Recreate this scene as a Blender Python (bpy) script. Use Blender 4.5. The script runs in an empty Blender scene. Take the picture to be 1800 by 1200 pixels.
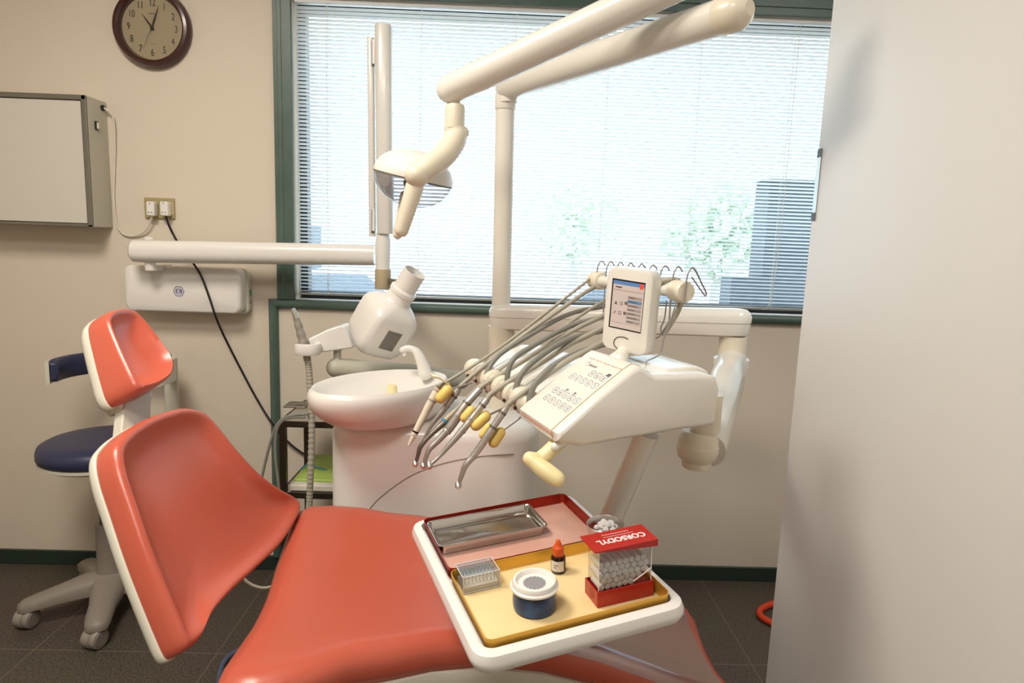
LAMP_A, LAMP_B, LAMP_C, SKY, SUN, EXPO = 38, 27, 22, 6.8, 10.0, 0.0
import bpy, bmesh, math, random
from mathutils import Vector, Matrix, Euler
random.seed(7)
PI = math.pi
C = bpy.context.scene.collection

# ------------------------------------------------------------------ camera geometry
F, HC = 1150.0, 1.38
def cam_basis(yaw, pitch, roll):
    yaw, pitch, roll = map(math.radians, (yaw, pitch, roll))
    cy, sy = math.cos(yaw), math.sin(yaw)
    f = Vector((sy*math.cos(pitch), cy*math.cos(pitch), -math.sin(pitch)))
    r0 = Vector((cy, -sy, 0)); d0 = f.cross(r0)
    r = math.cos(roll)*r0 - math.sin(roll)*d0
    return r, f.cross(r), f
CR, CD, CF = cam_basis(1.24, 8.37, 2.0)
O = Vector((0, 0, HC))
def ray(x, y): return CR*((x-900)/F) + CD*((y-600)/F) + CF
def U(x, y, Y):
    d = ray(x, y); return O + d*(Y/d.y)
def UZ(x, y, z):
    d = ray(x, y); return O + d*((z-HC)/d.z)
def UP(x, y, P, n):
    d = ray(x, y); return O + d*((P-O).dot(n)/d.dot(n))

# ------------------------------------------------------------------ materials
def lin(c):
    c = c/255.0
    return c/12.92 if c <= .04045 else ((c+.055)/1.055)**2.4
def rgb(r, g, b): return (lin(r), lin(g), lin(b), 1)
def mat(name, col, rough=.5, metal=0, noise=None, bump=0, bscale=80, coat=0, trans=0, sss=0, spec=.5):
    m = bpy.data.materials.new(name); m.use_nodes = True
    nt = m.node_tree; b = nt.nodes['Principled BSDF']
    b.inputs['Base Color'].default_value = rgb(*col)
    b.inputs['Roughness'].default_value = rough
    b.inputs['Metallic'].default_value = metal
    b.inputs['Specular IOR Level'].default_value = spec
    if coat: b.inputs['Coat Weight'].default_value = coat; b.inputs['Coat Roughness'].default_value = .12
    if noise or bump:
        tc = nt.nodes.new('ShaderNodeTexCoord'); n = nt.nodes.new('ShaderNodeTexNoise')
        n.inputs['Scale'].default_value = (noise[0] if noise else bscale); n.inputs['Detail'].default_value = 4
        nt.links.new(tc.outputs['Object'], n.inputs['Vector'])
        if noise:
            r = nt.nodes.new('ShaderNodeMix'); r.data_type = 'RGBA'
            r.inputs['A'].default_value = rgb(*col); r.inputs['B'].default_value = rgb(*noise[1])
            mr = nt.nodes.new('ShaderNodeMapRange'); mr.inputs['From Min'].default_value = .35; mr.inputs['From Max'].default_value = .65
            nt.links.new(n.outputs['Fac'], mr.inputs['Value']); nt.links.new(mr.outputs['Result'], r.inputs['Factor'])
            nt.links.new(r.outputs['Result'], b.inputs['Base Color'])
        if bump:
            n2 = nt.nodes.new('ShaderNodeTexNoise'); n2.inputs['Scale'].default_value = bscale; n2.inputs['Detail'].default_value = 3
            nt.links.new(tc.outputs['Object'], n2.inputs['Vector'])
            bp = nt.nodes.new('ShaderNodeBump'); bp.inputs['Strength'].default_value = bump; bp.inputs['Distance'].default_value = .002
            nt.links.new(n2.outputs['Fac'], bp.inputs['Height']); nt.links.new(bp.outputs['Normal'], b.inputs['Normal'])
    return m
def clear_mat(name, tint=(255,255,255), fac=.1, rough=.03):
    m = bpy.data.materials.new(name); m.use_nodes = True
    nt = m.node_tree; nt.nodes.clear()
    out = nt.nodes.new('ShaderNodeOutputMaterial'); mx = nt.nodes.new('ShaderNodeMixShader')
    t = nt.nodes.new('ShaderNodeBsdfTransparent'); g = nt.nodes.new('ShaderNodeBsdfGlossy')
    t.inputs['Color'].default_value = rgb(*tint); g.inputs['Roughness'].default_value = rough
    fr = nt.nodes.new('ShaderNodeLayerWeight'); fr.inputs['Blend'].default_value = .5
    pw = nt.nodes.new('ShaderNodeMath'); pw.operation = 'POWER'; pw.inputs[1].default_value = 4
    ma = nt.nodes.new('ShaderNodeMath'); ma.operation = 'ADD'; ma.inputs[1].default_value = fac+.03; ma.use_clamp = True
    nt.links.new(fr.outputs['Facing'], pw.inputs[0]); nt.links.new(pw.outputs[0], ma.inputs[0]); nt.links.new(ma.outputs[0], mx.inputs['Fac'])
    nt.links.new(t.outputs[0], mx.inputs[1]); nt.links.new(g.outputs[0], mx.inputs[2])
    nt.links.new(mx.outputs[0], out.inputs['Surface'])
    return m
M = {}
M['wall'] = mat('wall paint', (216,204,187), .75, bump=.12, bscale=260)
M['ceil'] = mat('ceiling paint', (225,222,216), .8)
M['part'] = mat('partition laminate', (222,219,215), .42, bump=.05, bscale=300)
M['green'] = mat('green lacquered wood', (80,100,90), .38, noise=(9,(74,93,84)))
M['greendk'] = mat('dark green skirting', (38,54,45), .45)
M['dark'] = mat('shade-dark sash', (22,24,26), .5)  # near-black sash colour standing in for shade under the blind
M['slat'] = None
M['alu'] = mat('aluminium', (190,190,186), .35, .9)
M['white'] = mat('white plastic', (230,226,220), .28, coat=.2)
M['cream'] = mat('cream plastic', (230,226,216), .27, coat=.25)
M['cream2'] = mat('aged cream plastic', (228,219,198), .35, coat=.15)
M['yellow'] = mat('yellowed soft plastic', (238,206,112), .4)
M['paleyel'] = mat('pale yellow plastic', (236,222,170), .38)
M['beige'] = mat('beige cap', (190,172,140), .45)
M['grey'] = mat('grey plastic', (150,142,132), .5)
M['hose'] = mat('grey hose rubber', (168,162,146), .45)
M['hosedk'] = mat('dark grey hose rubber', (130,128,120), .5)
M['chrome'] = mat('brushed steel', (205,202,198), .34, 1)
M['chromedk'] = mat('dark steel', (140,132,124), .36, 1)
M['trolley'] = mat('dark trolley steel', (84,76,66), .34, .9)
M['wire'] = mat('steel wire', (160,156,152), .45, .4)
M['orange'] = mat('orange red vinyl', (192,92,71), .29, bump=.08, bscale=420, noise=(3,(186,87,66)))
M['shell'] = mat('ivory shell', (208,204,188), .35)
M['navy'] = mat('navy vinyl', (44,48,78), .42, bump=.08, bscale=400)
M['taupe'] = mat('taupe cast base', (134,124,114), .5, bump=.05, bscale=300)
M['casterw'] = mat('caster grey', (146,138,128), .45)
M['red'] = mat('red anodised aluminium', (158,44,26), .32, .6)
M['redflat'] = mat('pale red tray floor', (222,176,158), .4, .15, noise=(8,(214,164,146)))  # tray floor, paler than the red rim
M['gold'] = mat('gold anodised aluminium', (222,170,66), .36, .45)
M['goldflat'] = mat('gold tray floor', (244,220,166), .45, .1, noise=(9,(240,212,152)))
M['redpl'] = mat('glossy red plastic', (172,26,18), .3, coat=.2)
M['navypl'] = mat('blue metallic glass', (38,80,136), .25, .3, noise=(60,(40,56,98)))
M['greyfelt'] = mat('grey gauze', (140,138,142), .8)
M['black'] = mat('black plastic', (20,18,18), .4)
M['brownglass'] = mat('dark brown glass', (34,20,16), .15)
M['orangepl'] = mat('orange plastic', (214,84,22), .4)
M['paper'] = mat('paper label', (226,220,208), .7)
M['cotton'] = mat('cotton', (240,238,234), .95)
M['ink'] = mat('grey ink', (96,96,110), .7)
M['inkblue'] = mat('blue ink', (66,78,142), .6)
M['inkdk'] = mat('dark ink', (46,38,32), .6)
M['inkred'] = mat('red ink', (214,120,88), .6)
M['inkwhite'] = mat('white ink', (250,240,236), .6)
M['burgundy'] = mat('mahogany clock rim', (58,20,18), .28, coat=.3)
M['dial'] = mat('champagne dial', (205,186,152), .45)
M['socket'] = mat('bronze socket plate', (172,158,112), .4, .2)
M['viewframe'] = mat('grey brown metal', (126,121,110), .4, .5)
M['viewbox'] = mat('painted sheet metal', (186,182,166), .5)
M['viewscr'] = mat('opal acrylic', (206,200,190), .3)
M['cable_w'] = mat('white cable', (214,206,190), .5)
M['cable_b'] = mat('black cable', (24,22,22), .5)
M['greenpk'] = mat('green packet', (172,198,96), .5)
M['bluec'] = mat('blue silicone', (70,140,180), .4)
M['orhose'] = mat('orange hose', (206,62,28), .4)
M['greenlens'] = mat('green button', (60,160,110), .35)
M['clear'] = clear_mat('clear acrylic', (246,246,246), .04)
M['foil'] = clear_mat('clear protective foil', (228,212,214), .22, .18)
M['glass'] = clear_mat('window glass', (235,242,244), .0)
M['lens'] = clear_mat('clear lamp shield', (222,222,226), .16)
M['asphalt'] = mat('pale concrete', (206,204,198), .9, noise=(1.5,(190,188,182)))
M['build'] = mat('far facade', (216,220,224), .9)
M['pillar'] = mat('slate blue facade', (30,40,50), .7)
M['leaf'] = mat('leaf', (196,206,178), .8)
M['bark'] = mat('bark', (170,162,148), .9)
M['carpaint'] = mat('silver car paint', (186,192,202), .35, .2)
M['carglass'] = mat('car glass', (84,94,106), .15)
def slat_mat():
    m = bpy.data.materials.new('white enamelled slat'); m.use_nodes = True
    nt = m.node_tree; b = nt.nodes['Principled BSDF']
    b.inputs['Base Color'].default_value = rgb(235,236,234); b.inputs['Roughness'].default_value = .45
    tr = nt.nodes.new('ShaderNodeBsdfTranslucent'); tr.inputs['Color'].default_value = rgb(228,232,234)
    mx = nt.nodes.new('ShaderNodeMixShader'); mx.inputs['Fac'].default_value = .12
    nt.links.new(b.outputs[0], mx.inputs[1]); nt.links.new(tr.outputs[0], mx.inputs[2])
    nt.links.new(mx.outputs[0], nt.nodes['Material Output'].inputs['Surface'])
    return m
M['slat'] = slat_mat()
def floor_mat():
    m = mat('dark speckled stone tile', (74,66,58), .55)
    nt = m.node_tree; b = nt.nodes['Principled BSDF']
    tc = nt.nodes.new('ShaderNodeTexCoord'); mp = nt.nodes.new('ShaderNodeMapping')
    mp.inputs['Location'].default_value = FLOOR_OFF
    br = nt.nodes.new('ShaderNodeTexBrick'); br.offset = 0.0; br.squash = 1
    br.inputs['Scale'].default_value = 1; br.inputs['Brick Width'].default_value = .6; br.inputs['Row Height'].default_value = .6
    br.inputs['Mortar Size'].default_value = .0016; br.inputs['Mortar Smooth'].default_value = .1
    br.inputs['Mortar'].default_value = rgb(112,102,92)
    n1 = nt.nodes.new('ShaderNodeTexNoise'); n1.inputs['Scale'].default_value = 160; n1.inputs['Detail'].default_value = 6
    n2 = nt.nodes.new('ShaderNodeTexNoise'); n2.inputs['Scale'].default_value = 2.2; n2.inputs['Detail'].default_value = 2
    cr = nt.nodes.new('ShaderNodeValToRGB')
    cr.color_ramp.elements[0].position = .38; cr.color_ramp.elements[0].color = rgb(62,54,46)
    cr.color_ramp.elements[1].position = .66; cr.color_ramp.elements[1].color = rgb(104,92,80)
    mx = nt.nodes.new('ShaderNodeMix'); mx.data_type = 'RGBA'; mx.blend_type = 'MULTIPLY'
    mx.inputs['Factor'].default_value = .35
    nt.links.new(tc.outputs['Object'], mp.inputs['Vector']); nt.links.new(mp.outputs[0], br.inputs['Vector'])
    nt.links.new(tc.outputs['Object'], n1.inputs['Vector']); nt.links.new(tc.outputs['Object'], n2.inputs['Vector'])
    nt.links.new(n1.outputs['Fac'], cr.inputs['Fac'])
    nt.links.new(cr.outputs['Color'], mx.inputs['A']); nt.links.new(n2.outputs['Color'], mx.inputs['B'])
    nt.links.new(mx.outputs['Result'], br.inputs['Color1']); nt.links.new(mx.outputs['Result'], br.inputs['Color2'])
    nt.links.new(br.outputs['Color'], b.inputs['Base Color'])
    bp = nt.nodes.new('ShaderNodeBump'); bp.inputs['Strength'].default_value = .12; bp.inputs['Distance'].default_value = .001
    nt.links.new(n1.outputs['Fac'], bp.inputs['Height']); nt.links.new(bp.outputs['Normal'], b.inputs['Normal'])
    return m
fj1 = UZ(1232, 1017, 0); fj2 = UZ(1337, 1195, 0); fj3 = UZ(1290, 1167.5, 0)
FLOOR_OFF = (-(fj1.x+fj2.x)/2, -fj3.y, 0)
M['floor'] = floor_mat()

# ------------------------------------------------------------------ mesh helpers
class MB:
    def __init__(s): s.v = []; s.f = []
    def add(s, vs, fs):
        b = len(s.v); s.v += [Vector(p) for p in vs]; s.f += [tuple(b+i for i in q) for q in fs]; return s
    def rings(s, rs, closed=True, cap0=True, cap1=True, wrap=False):
        n = len(rs[0]); b = len(s.v)
        for r in rs: s.v += [Vector(p) for p in r]
        m = len(rs)
        for i in range(m if wrap else m-1):
            for j in range(n if closed else n-1):
                i2 = (i+1) % m; j2 = (j+1) % n
                s.f.append((b+i*n+j, b+i*n+j2, b+i2*n+j2, b+i2*n+j))
        if cap0 and not wrap: s.f.append(tuple(b+j for j in range(n-1, -1, -1)))
        if cap1 and not wrap: s.f.append(tuple(b+(m-1)*n+j for j in range(n)))
        return s
    def tube(s, pts, r, seg=14, cap=True, round_ends=False):
        pts = [Vector(p) for p in pts]; n = len(pts)
        rr = list(r) if isinstance(r, (list, tuple)) else [r]*n
        if round_ends:
            t0 = (pts[0]-pts[1]).normalized(); t1 = (pts[-1]-pts[-2]).normalized()
            pre = []; prr = []; suf = []; srr = []
            for a in (80, 60, 40, 20):
                pre.append(pts[0]+t0*rr[0]*math.sin(math.radians(a))); prr.append(rr[0]*math.cos(math.radians(a)))
                suf.insert(0, pts[-1]+t1*rr[-1]*math.sin(math.radians(a))); srr.insert(0, rr[-1]*math.cos(math.radians(a)))
            pts = pre+pts+suf; rr = prr+rr+srr; n = len(pts)
        tn = []
        for i in range(n):
            a = pts[max(i-1, 0)]; b = pts[min(i+1, n-1)]
            tn.append((b-a).normalized())
        up = Vector((0, 0, 1)) if abs(tn[0].z) < .9 else Vector((1, 0, 0))
        nx = tn[0].cross(up).normalized(); rs = []
        for i in range(n):
            nx = (nx - tn[i]*nx.dot(tn[i])).normalized(); ny = tn[i].cross(nx)
            rs.append([pts[i]+(nx*math.cos(2*PI*k/seg)+ny*math.sin(2*PI*k/seg))*rr[i] for k in range(seg)])
        return s.rings(rs, True, cap, cap)
    def lathe(s, prof, o=(0,0,0), ax=(0,0,1), seg=32, cap=True):
        o = Vector(o); a = Vector(ax).normalized()
        up = Vector((1,0,0)) if abs(a.x) < .8 else Vector((0,1,0))
        x = up.cross(a).normalized(); y = a.cross(x)
        return s.rings([[o+a*h+(x*math.cos(2*PI*k/seg)+y*math.sin(2*PI*k/seg))*r for k in range(seg)] for r, h in prof], True, cap, cap)
    def box(s, c, d, m3=None):
        c = Vector(c); h = Vector(d)/2
        vs = []
        for k in range(8):
            p = Vector(((k & 1)*2-1, (k >> 1 & 1)*2-1, (k >> 2 & 1)*2-1)); p = Vector((p.x*h.x, p.y*h.y, p.z*h.z))
            vs.append(c + (m3 @ p if m3 else p))
        return s.add(vs, [(0,2,3,1),(4,5,7,6),(0,1,5,4),(2,6,7,3),(0,4,6,2),(1,3,7,5)])
    def box2(s, a, b):
        a = Vector(a); b = Vector(b); return s.box((a+b)/2, [abs(b[i]-a[i]) for i in range(3)])
    def ell(s, c, rad, m3=None, seg=24, rn=14):
        c = Vector(c); rs = []
        for i in range(1, rn):
            t = PI*i/rn
            rg = []
            for k in range(seg):
                p = Vector((rad[0]*math.sin(t)*math.cos(2*PI*k/seg), rad[1]*math.sin(t)*math.sin(2*PI*k/seg), -rad[2]*math.cos(t)))
                rg.append(c+(m3 @ p if m3 else p))
            rs.append(rg)
        return s.rings(rs)
    def prism(s, poly, ev, n=1):
        """poly: list of 3d points, extruded by vector ev"""
        ev = Vector(ev); return s.rings([poly, [Vector(p)+ev for p in poly]])
    def build(s, name, m, parent=None, angle=35, bevel=0, bseg=3, sub=0, loc=None):
        me = bpy.data.meshes.new(name)
        org = root_loc(parent) if parent is not None else Vector(loc or (0,0,0))
        me.from_pydata([p-org for p in s.v], [], s.f)
        bm = bmesh.new(); bm.from_mesh(me); bmesh.ops.recalc_face_normals(bm, faces=bm.faces); bm.to_mesh(me); bm.free()
        for p in me.polygons: p.use_smooth = True
        if angle < 180: me.set_sharp_from_angle(angle=math.radians(angle))
        me.materials.append(M[m] if isinstance(m, str) else m)
        o = bpy.data.objects.new(name, me); C.objects.link(o)
        if parent is not None: o.parent = parent
        else: o.location = org
        if bevel:
            b = o.modifiers.new('bevel', 'BEVEL'); b.width = bevel; b.segments = bseg; b.limit_method = 'ANGLE'; b.angle_limit = math.radians(30); b.harden_normals = True
        if sub:
            d = o.modifiers.new('sub', 'SUBSURF'); d.levels = sub; d.render_levels = sub
        return o
def root_loc(p):
    while p.parent is not None: p = p.parent
    return Vector(p['_loc']) if '_loc' in p else p.location.copy()
def thing(name, label, cat, loc, group=None):
    o = bpy.data.objects.new(name, None); C.objects.link(o); o.location = loc; o.empty_display_size = .05
    o['label'] = label; o['category'] = cat
    if group: o['group'] = group
    return o
def tag(o, label, cat, group=None, kind=None):
    o['label'] = label; o['category'] = cat
    if group: o['group'] = group
    if kind: o['kind'] = kind
    return o
def struct(o): o['kind'] = 'structure'; return o
def part(o, label): o['label'] = label; return o
def text_obj(body, size, name, m, mtx, parent, ext=.0003, align='CENTER', sx=1, bold=0):
    cu = bpy.data.curves.new('txt', 'FONT'); cu.body = body; cu.size = size; cu.extrude = ext; cu.align_x = align; cu.align_y = 'CENTER'
    cu.offset = bold
    t = bpy.data.objects.new('txt', cu); C.objects.link(t)
    bpy.context.view_layer.update()
    me = bpy.data.meshes.new_from_object(t, depsgraph=bpy.context.evaluated_depsgraph_get())
    bpy.data.objects.remove(t); bpy.data.curves.remove(cu)
    org = root_loc(parent)
    S = Matrix.Diagonal((sx, 1, 1, 1))
    me.transform(Matrix.Translation(-org) @ mtx @ S); me.name = name
    me.materials.clear(); me.materials.append(M[m])
    o = bpy.data.objects.new(name, me); C.objects.link(o); o.parent = parent
    return o
def text_mb(mb, body, size, mtx, ext=.0003, bold=0):
    cu = bpy.data.curves.new('txt', 'FONT'); cu.body = body; cu.size = size; cu.extrude = ext; cu.align_x = 'CENTER'; cu.align_y = 'CENTER'; cu.offset = bold
    t = bpy.data.objects.new('txt', cu); C.objects.link(t); bpy.context.view_layer.update()
    me = bpy.data.meshes.new_from_object(t, depsgraph=bpy.context.evaluated_depsgraph_get())
    bpy.data.objects.remove(t); bpy.data.curves.remove(cu)
    mb.add([mtx @ v.co for v in me.vertices], [tuple(p.vertices) for p in me.polygons])
    bpy.data.meshes.remove(me)
def spline(pts, n=8):
    pts = [Vector(p) for p in pts]; out = []
    P = [pts[0]*2-pts[1]]+pts+[pts[-1]*2-pts[-2]]
    for i in range(1, len(P)-2):
        a, b, c, d = P[i-1:i+3]
        for k in range(n):
            t = k/n
            out.append(.5*((2*b)+(c-a)*t+(2*a-5*b+4*c-d)*t*t+(3*b-a-3*c+d)*t**3))
    out.append(pts[-1]); return out
def spline_closed(pts, n=6):
    pts = [Vector(p) for p in pts]; N = len(pts); out = []
    for i in range(N):
        a, b, c, d = pts[i-1], pts[i], pts[(i+1) % N], pts[(i+2) % N]
        for k in range(n):
            t = k/n
            out.append(.5*((2*b)+(c-a)*t+(2*a-5*b+4*c-d)*t*t+(3*b-a-3*c+d)*t**3))
    return out
def rrect(w, d, r, n=6, cx=0, cy=0):
    out = []
    for sx, sy, a0 in ((1,1,0),(-1,1,90),(-1,-1,180),(1,-1,270)):
        for k in range(n+1):
            a = math.radians(a0+90*k/n)
            out.append((cx+sx*(w/2-r)+r*math.cos(a), cy+sy*(d/2-r)+r*math.sin(a)))
    return out
def frame3(x, y, z): return Matrix((x, y, z)).transposed()
def mtx4(o, x, y, z):
    m = frame3(x, y, z).to_4x4(); m.translation = o; return m
def lerp(a, b, t): return a+(b-a)*t
def curve_len(pts): return sum((pts[i+1]-pts[i]).length for i in range(len(pts)-1))
# ================================================================== the setting
DY = 2.6; CH = 2.75; XL, XR, YB = -2.6, 2.3, -1.7
b = MB(); b.box2((XL-.1, YB-.1, -.1), (XR+.1, DY+.2, 0)); struct(b.build('floor', 'floor'))
b = MB(); b.box2((XL-.1, YB-.1, CH), (XR+.1, DY+.2, CH+.1)); struct(b.build('ceiling', 'ceil'))
WX0, WX1, WZ0, WZ1 = U(512.7, 5, DY).x, 1.95, U(560, 527, DY).z, U(900, 10, DY).z+.0
b = MB()
b.box2((XL-.1, DY, 0), (WX0, DY+.2, CH)); b.box2((WX1, DY, 0), (XR+.1, DY+.2, CH))
b.box2((WX0, DY, 0), (WX1, DY+.2, WZ0)); b.box2((WX0, DY, WZ1), (WX1, DY+.2, CH))
struct(b.build('wall_back', 'wall'))
b = MB(); b.box2((XL-.1, YB, 0), (XL, DY, CH)); struct(b.build('wall_left', 'wall'))
b = MB(); b.box2((XR, YB, 0), (XR+.1, DY, CH)); struct(b.build('wall_right', 'wall'))
b = MB(); b.box2((XL-.1, YB-.1, 0), (XR+.1, YB, CH)); struct(b.build('wall_front', 'wall'))
# partition: its end stands at the edge seen in the photo
pe = U(1405, 600, 1.5)
PX = pe.x; PY = 1.5
b = MB(); b.box2((PX, YB, 0), (PX+.11, PY, CH)); struct(b.build('wall_partition', 'part', bevel=.002, bseg=2))
# baseboards
bz = U(900, 987, DY).z
b = MB(); b.box2((XL, DY-.012, 0), (XR, DY, .062)); struct(b.build('baseboard_back', 'greendk', bevel=.003))
b = MB(); b.box2((XL, YB, 0), (XL+.012, DY-.012, .062)); struct(b.build('baseboard_left', 'greendk', bevel=.003))
# window
w = struct(MB().build('window_1', 'green')) if False else None
FL = U(480.5, 0, DY).x
wr = bpy.data.objects.new('window_1', None); C.objects.link(wr); wr['kind'] = 'structure'; wr.location = (0, DY, WZ0)
wr['label'] = 'wide window with green frame behind the dental unit'
b = MB()
b.box2((FL, DY-.018, WZ0), (WX0, DY+.0, WZ1+.075))                      # left jamb face
b.box2((FL+.016, DY-.021, WZ0), (FL+.032, DY-.017, WZ1+.075))
b.box2((WX0, DY-.018, WZ1), (WX1, DY, WZ1+.075))                       # head
b.box2((WX0, DY-.023, WZ1+.028), (WX1, DY-.016, WZ1+.075))
b.box2((WX1, DY-.018, WZ0), (WX1+.07, DY, WZ1+.075))
b.build('window_frame', 'green', wr, bevel=.002, bseg=2)
b = MB()                                                                # inner sash behind the blind, its shade put into the colour
b.box2((WX0+.001, DY+.07, WZ0+.001), (WX0+.03, DY+.12, WZ1-.001)); b.box2((WX1-.03, DY+.07, WZ0+.001), (WX1-.001, DY+.12, WZ1-.001))
b.box2((WX0+.03, DY+.07, WZ0+.001), (WX1-.03, DY+.12, WZ0+.028)); b.box2((WX0+.03, DY+.07, WZ1-.03), (WX1-.03, DY+.12, WZ1-.001))
b.build('sash', 'dark', wr)
b = MB(); b.box2((WX0+.02, DY+.09, WZ0+.02), (WX1-.02, DY+.094, WZ1-.02)); b.build('pane', 'glass', wr)
# green half-round trim under the window, turning down on its left end
tz1 = U(700, 532, DY).z; tz0 = U(700, 548, DY).z; tx0 = U(474, 540, DY).x; tx1 = U(490, 560, DY).x
tw = tz1-tz0; tw2 = tx1-tx0
def tprof(w): return [(0, 0), (.012, 0), (.022, w*.12), (.026, w*.3), (.026, w*.6), (.02, w*.85), (.012, w), (0, w)]
rs = []
for (mx, mz, ax) in ((WX1+.1, tz1, 'h'), (tx0, tz1, 'c'), (tx0, 0.063, 'v')):
    ring = []
    for dy, q in tprof(1):
        if ax == 'h': ring.append((mx, DY-dy, tz1-q*tw))
        elif ax == 'c': ring.append((mx+q*tw2, DY-dy, tz1-q*tw))
        else: ring.append((mx+q*tw2, DY-dy, mz))
    rs.append(ring)
b = MB(); b.rings(rs); struct(b.build('trim_1', 'green'))
# strike plate on the partition's end
st = thing('strike_plate', 'narrow metal strike plate with dark ends on the white partition edge', 'plate', (PX-.001, PY, U(1432, 325, PY).z))
za, zb_ = U(1437, 263, PY).z, U(1426, 388, PY).z
b = MB(); b.box2((PX-.002, PY-.02, zb_), (PX, PY-.003, za)); b.build('plate', 'alu', st)
for zc in (za-.009, zb_+.009):
    b = MB(); b.box2((PX-.003, PY-.02, zc-.009), (PX-.0019, PY-.003, zc+.009)); b.build('end_cap', 'black', st)

# ------------------------------------------------------------------ venetian blind
bl = thing('venetian_blind', 'white venetian blind with thin tilted slats covering the green window', 'blind', (0, DY+.02, WZ1-.02))
BX0, BX1 = WX0+.006, WX1-.01; BYc = DY+.022
hb = WZ1-.017
b = MB(); b.box2((BX0, BYc-.014, hb), (BX1, BYc+.014, WZ1-.001)); b.build('headrail', 'slat', bl, bevel=.002)
zbot = U(1000, 531, BYc).z
b = MB(); b.box2((BX0, BYc-.008, zbot-.004), (BX1, BYc+.008, zbot+.005)); b.build('bottom_rail', 'alu', bl, bevel=.002)
ztop = hb-.014; zb0 = zbot+.012; ns = 76
b = MB(); phi = math.radians(-26); wsl = .0160
for i in range(ns):
    z = lerp(zb0, ztop, i/(ns-1)); z += random.uniform(-.0004, .0004)
    rowp = []
    for k in range(5):
        q = k/4-.5
        dy = q*wsl*math.cos(phi); dz = q*wsl*math.sin(phi) + .0012*(1-(2*q)**2)
        rowp.append((dy, dz))
    vs = []
    for x in (BX0, BX1):
        for dy, dz in rowp: vs.append((x, BYc+dy, z+dz))
    b.add(vs, [(k, k+1, 5+k+1, 5+k) for k in range(4)])
so = b.build('slats', 'slat', bl)
for px in (521.5, 575, 741, 907, 1073, 1235, 1398):
    x = U(px, 60, BYc).x
    if x < BX0: x = BX0+.005
    b = MB()
    for dy in (-.0085, .0085): b.tube([(x, BYc+dy, hb), (x, BYc+dy, zbot)], .0007 if px > 600 else .0011, 6)
    b.build('ladder_cord', 'paper', bl)
xc = U(1374, 400, BYc-.015).x
b = MB(); b.tube(spline([(xc, BYc-.016, hb), (xc-.002, BYc-.016, 1.6), (xc-.008, BYc-.016, 1.32), (xc-.025, BYc-.016, zbot+.012), (xc-.06, BYc-.016, zbot+.006)], 6), .0012, 6); b.build('pull_cord', 'paper', bl)

# ------------------------------------------------------------------ the world outside the pane
b = MB(); b.box2((-40, DY+.25, -.7), (40, 70, -.6)); o = struct(b.build('ground_outside', 'asphalt'))
def building(x0, x1, y0, y1, z1, m, label, wins=True):
    r = thing('building', label, 'building', ((x0+x1)/2, y0, -.6))
    b = MB(); b.box2((x0, y0, -.6), (x1, y1, z1)); b.build('wall', m, r)
    b = MB(); b.box2((x0-.2, y0-.2, z1), (x1+.2, y1, z1+.25)); b.build('roof', 'build', r)
    if wins:
        n = max(2, int((x1-x0)/2.4))
        for i in range(n):
            for k in range(max(1, int((z1)/2.8))):
                cx = x0+(i+.5)*(x1-x0)/n; b = MB(); b.box2((cx-.5, y0-.03, .4+k*2.8), (cx+.5, y0+.02, 1.7+k*2.8)); b.build('window', 'carglass', r)
    return r
building(-9, -3.8, 17, 22, 4.2, 'build', 'pale grey low building seen through the left end of the blind')
pl = thing('building_corner', 'dark slate blue building corner showing through the right end of the blind', 'building', (4.1, 4.9, -.6))
px0 = U(1345, 420, 4.6).x
b = MB(); b.box2((px0, 4.6, -.6), (px0+1.6, 4.85, U(1380, 315, 4.6).z)); b.box2((px0-.22, 4.58, -.6), (px0+.1, 4.8, U(1330, 488, 4.6).z)); b.build('wall', 'pillar', pl)
b = MB(); b.box2((px0-.05, 4.55, U(1380, 315, 4.6).z), (px0+1.65, 4.9, U(1380, 305, 4.6).z)); b.build('coping', 'build', pl)
def leafy_tree(x, y, h, r, label):
    t = thing('tree', label, 'tree', (x, y, -.6), 'trees in the yard outside')
    b = MB(); b.tube([(x, y, -.6), (x+.05, y, h*.3), (x, y+.1, h*.7)], [.16, .12, .05], 10); b.build('trunk', 'bark', t)
    b = MB(); rnd = random.Random(int(x*10)+3)
    for i in range(900):
        a = rnd.uniform(0, 2*PI); u = rnd.uniform(-1, 1); q = rnd.random()**.4
        p = Vector((x+r*q*math.sqrt(1-u*u)*math.cos(a), y+r*q*math.sqrt(1-u*u)*math.sin(a), h*.62+r*.8*q*u))
        d = Vector((rnd.uniform(-1,1), rnd.uniform(-1,1), rnd.uniform(-1,1))).normalized(); e = d.cross(Vector((.3,.5,.8))).normalized()
        s_ = rnd.uniform(.12, .24)
        b.add([p-d*s_, p+e*s_*.5, p+d*s_, p-e*s_*.5], [(0,1,2,3)])
    b.build('foliage', 'leaf', t)
leafy_tree(U(1265, 400, 14).x, 14, 2.9, 1.25, 'pale green tree showing through the blind above the hose rail, nearest of the yard trees')
leafy_tree(U(1010, 400, 21).x, 21, 3.6, 1.7, 'pale tree showing faintly through the middle of the blind beyond the parked car')
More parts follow.
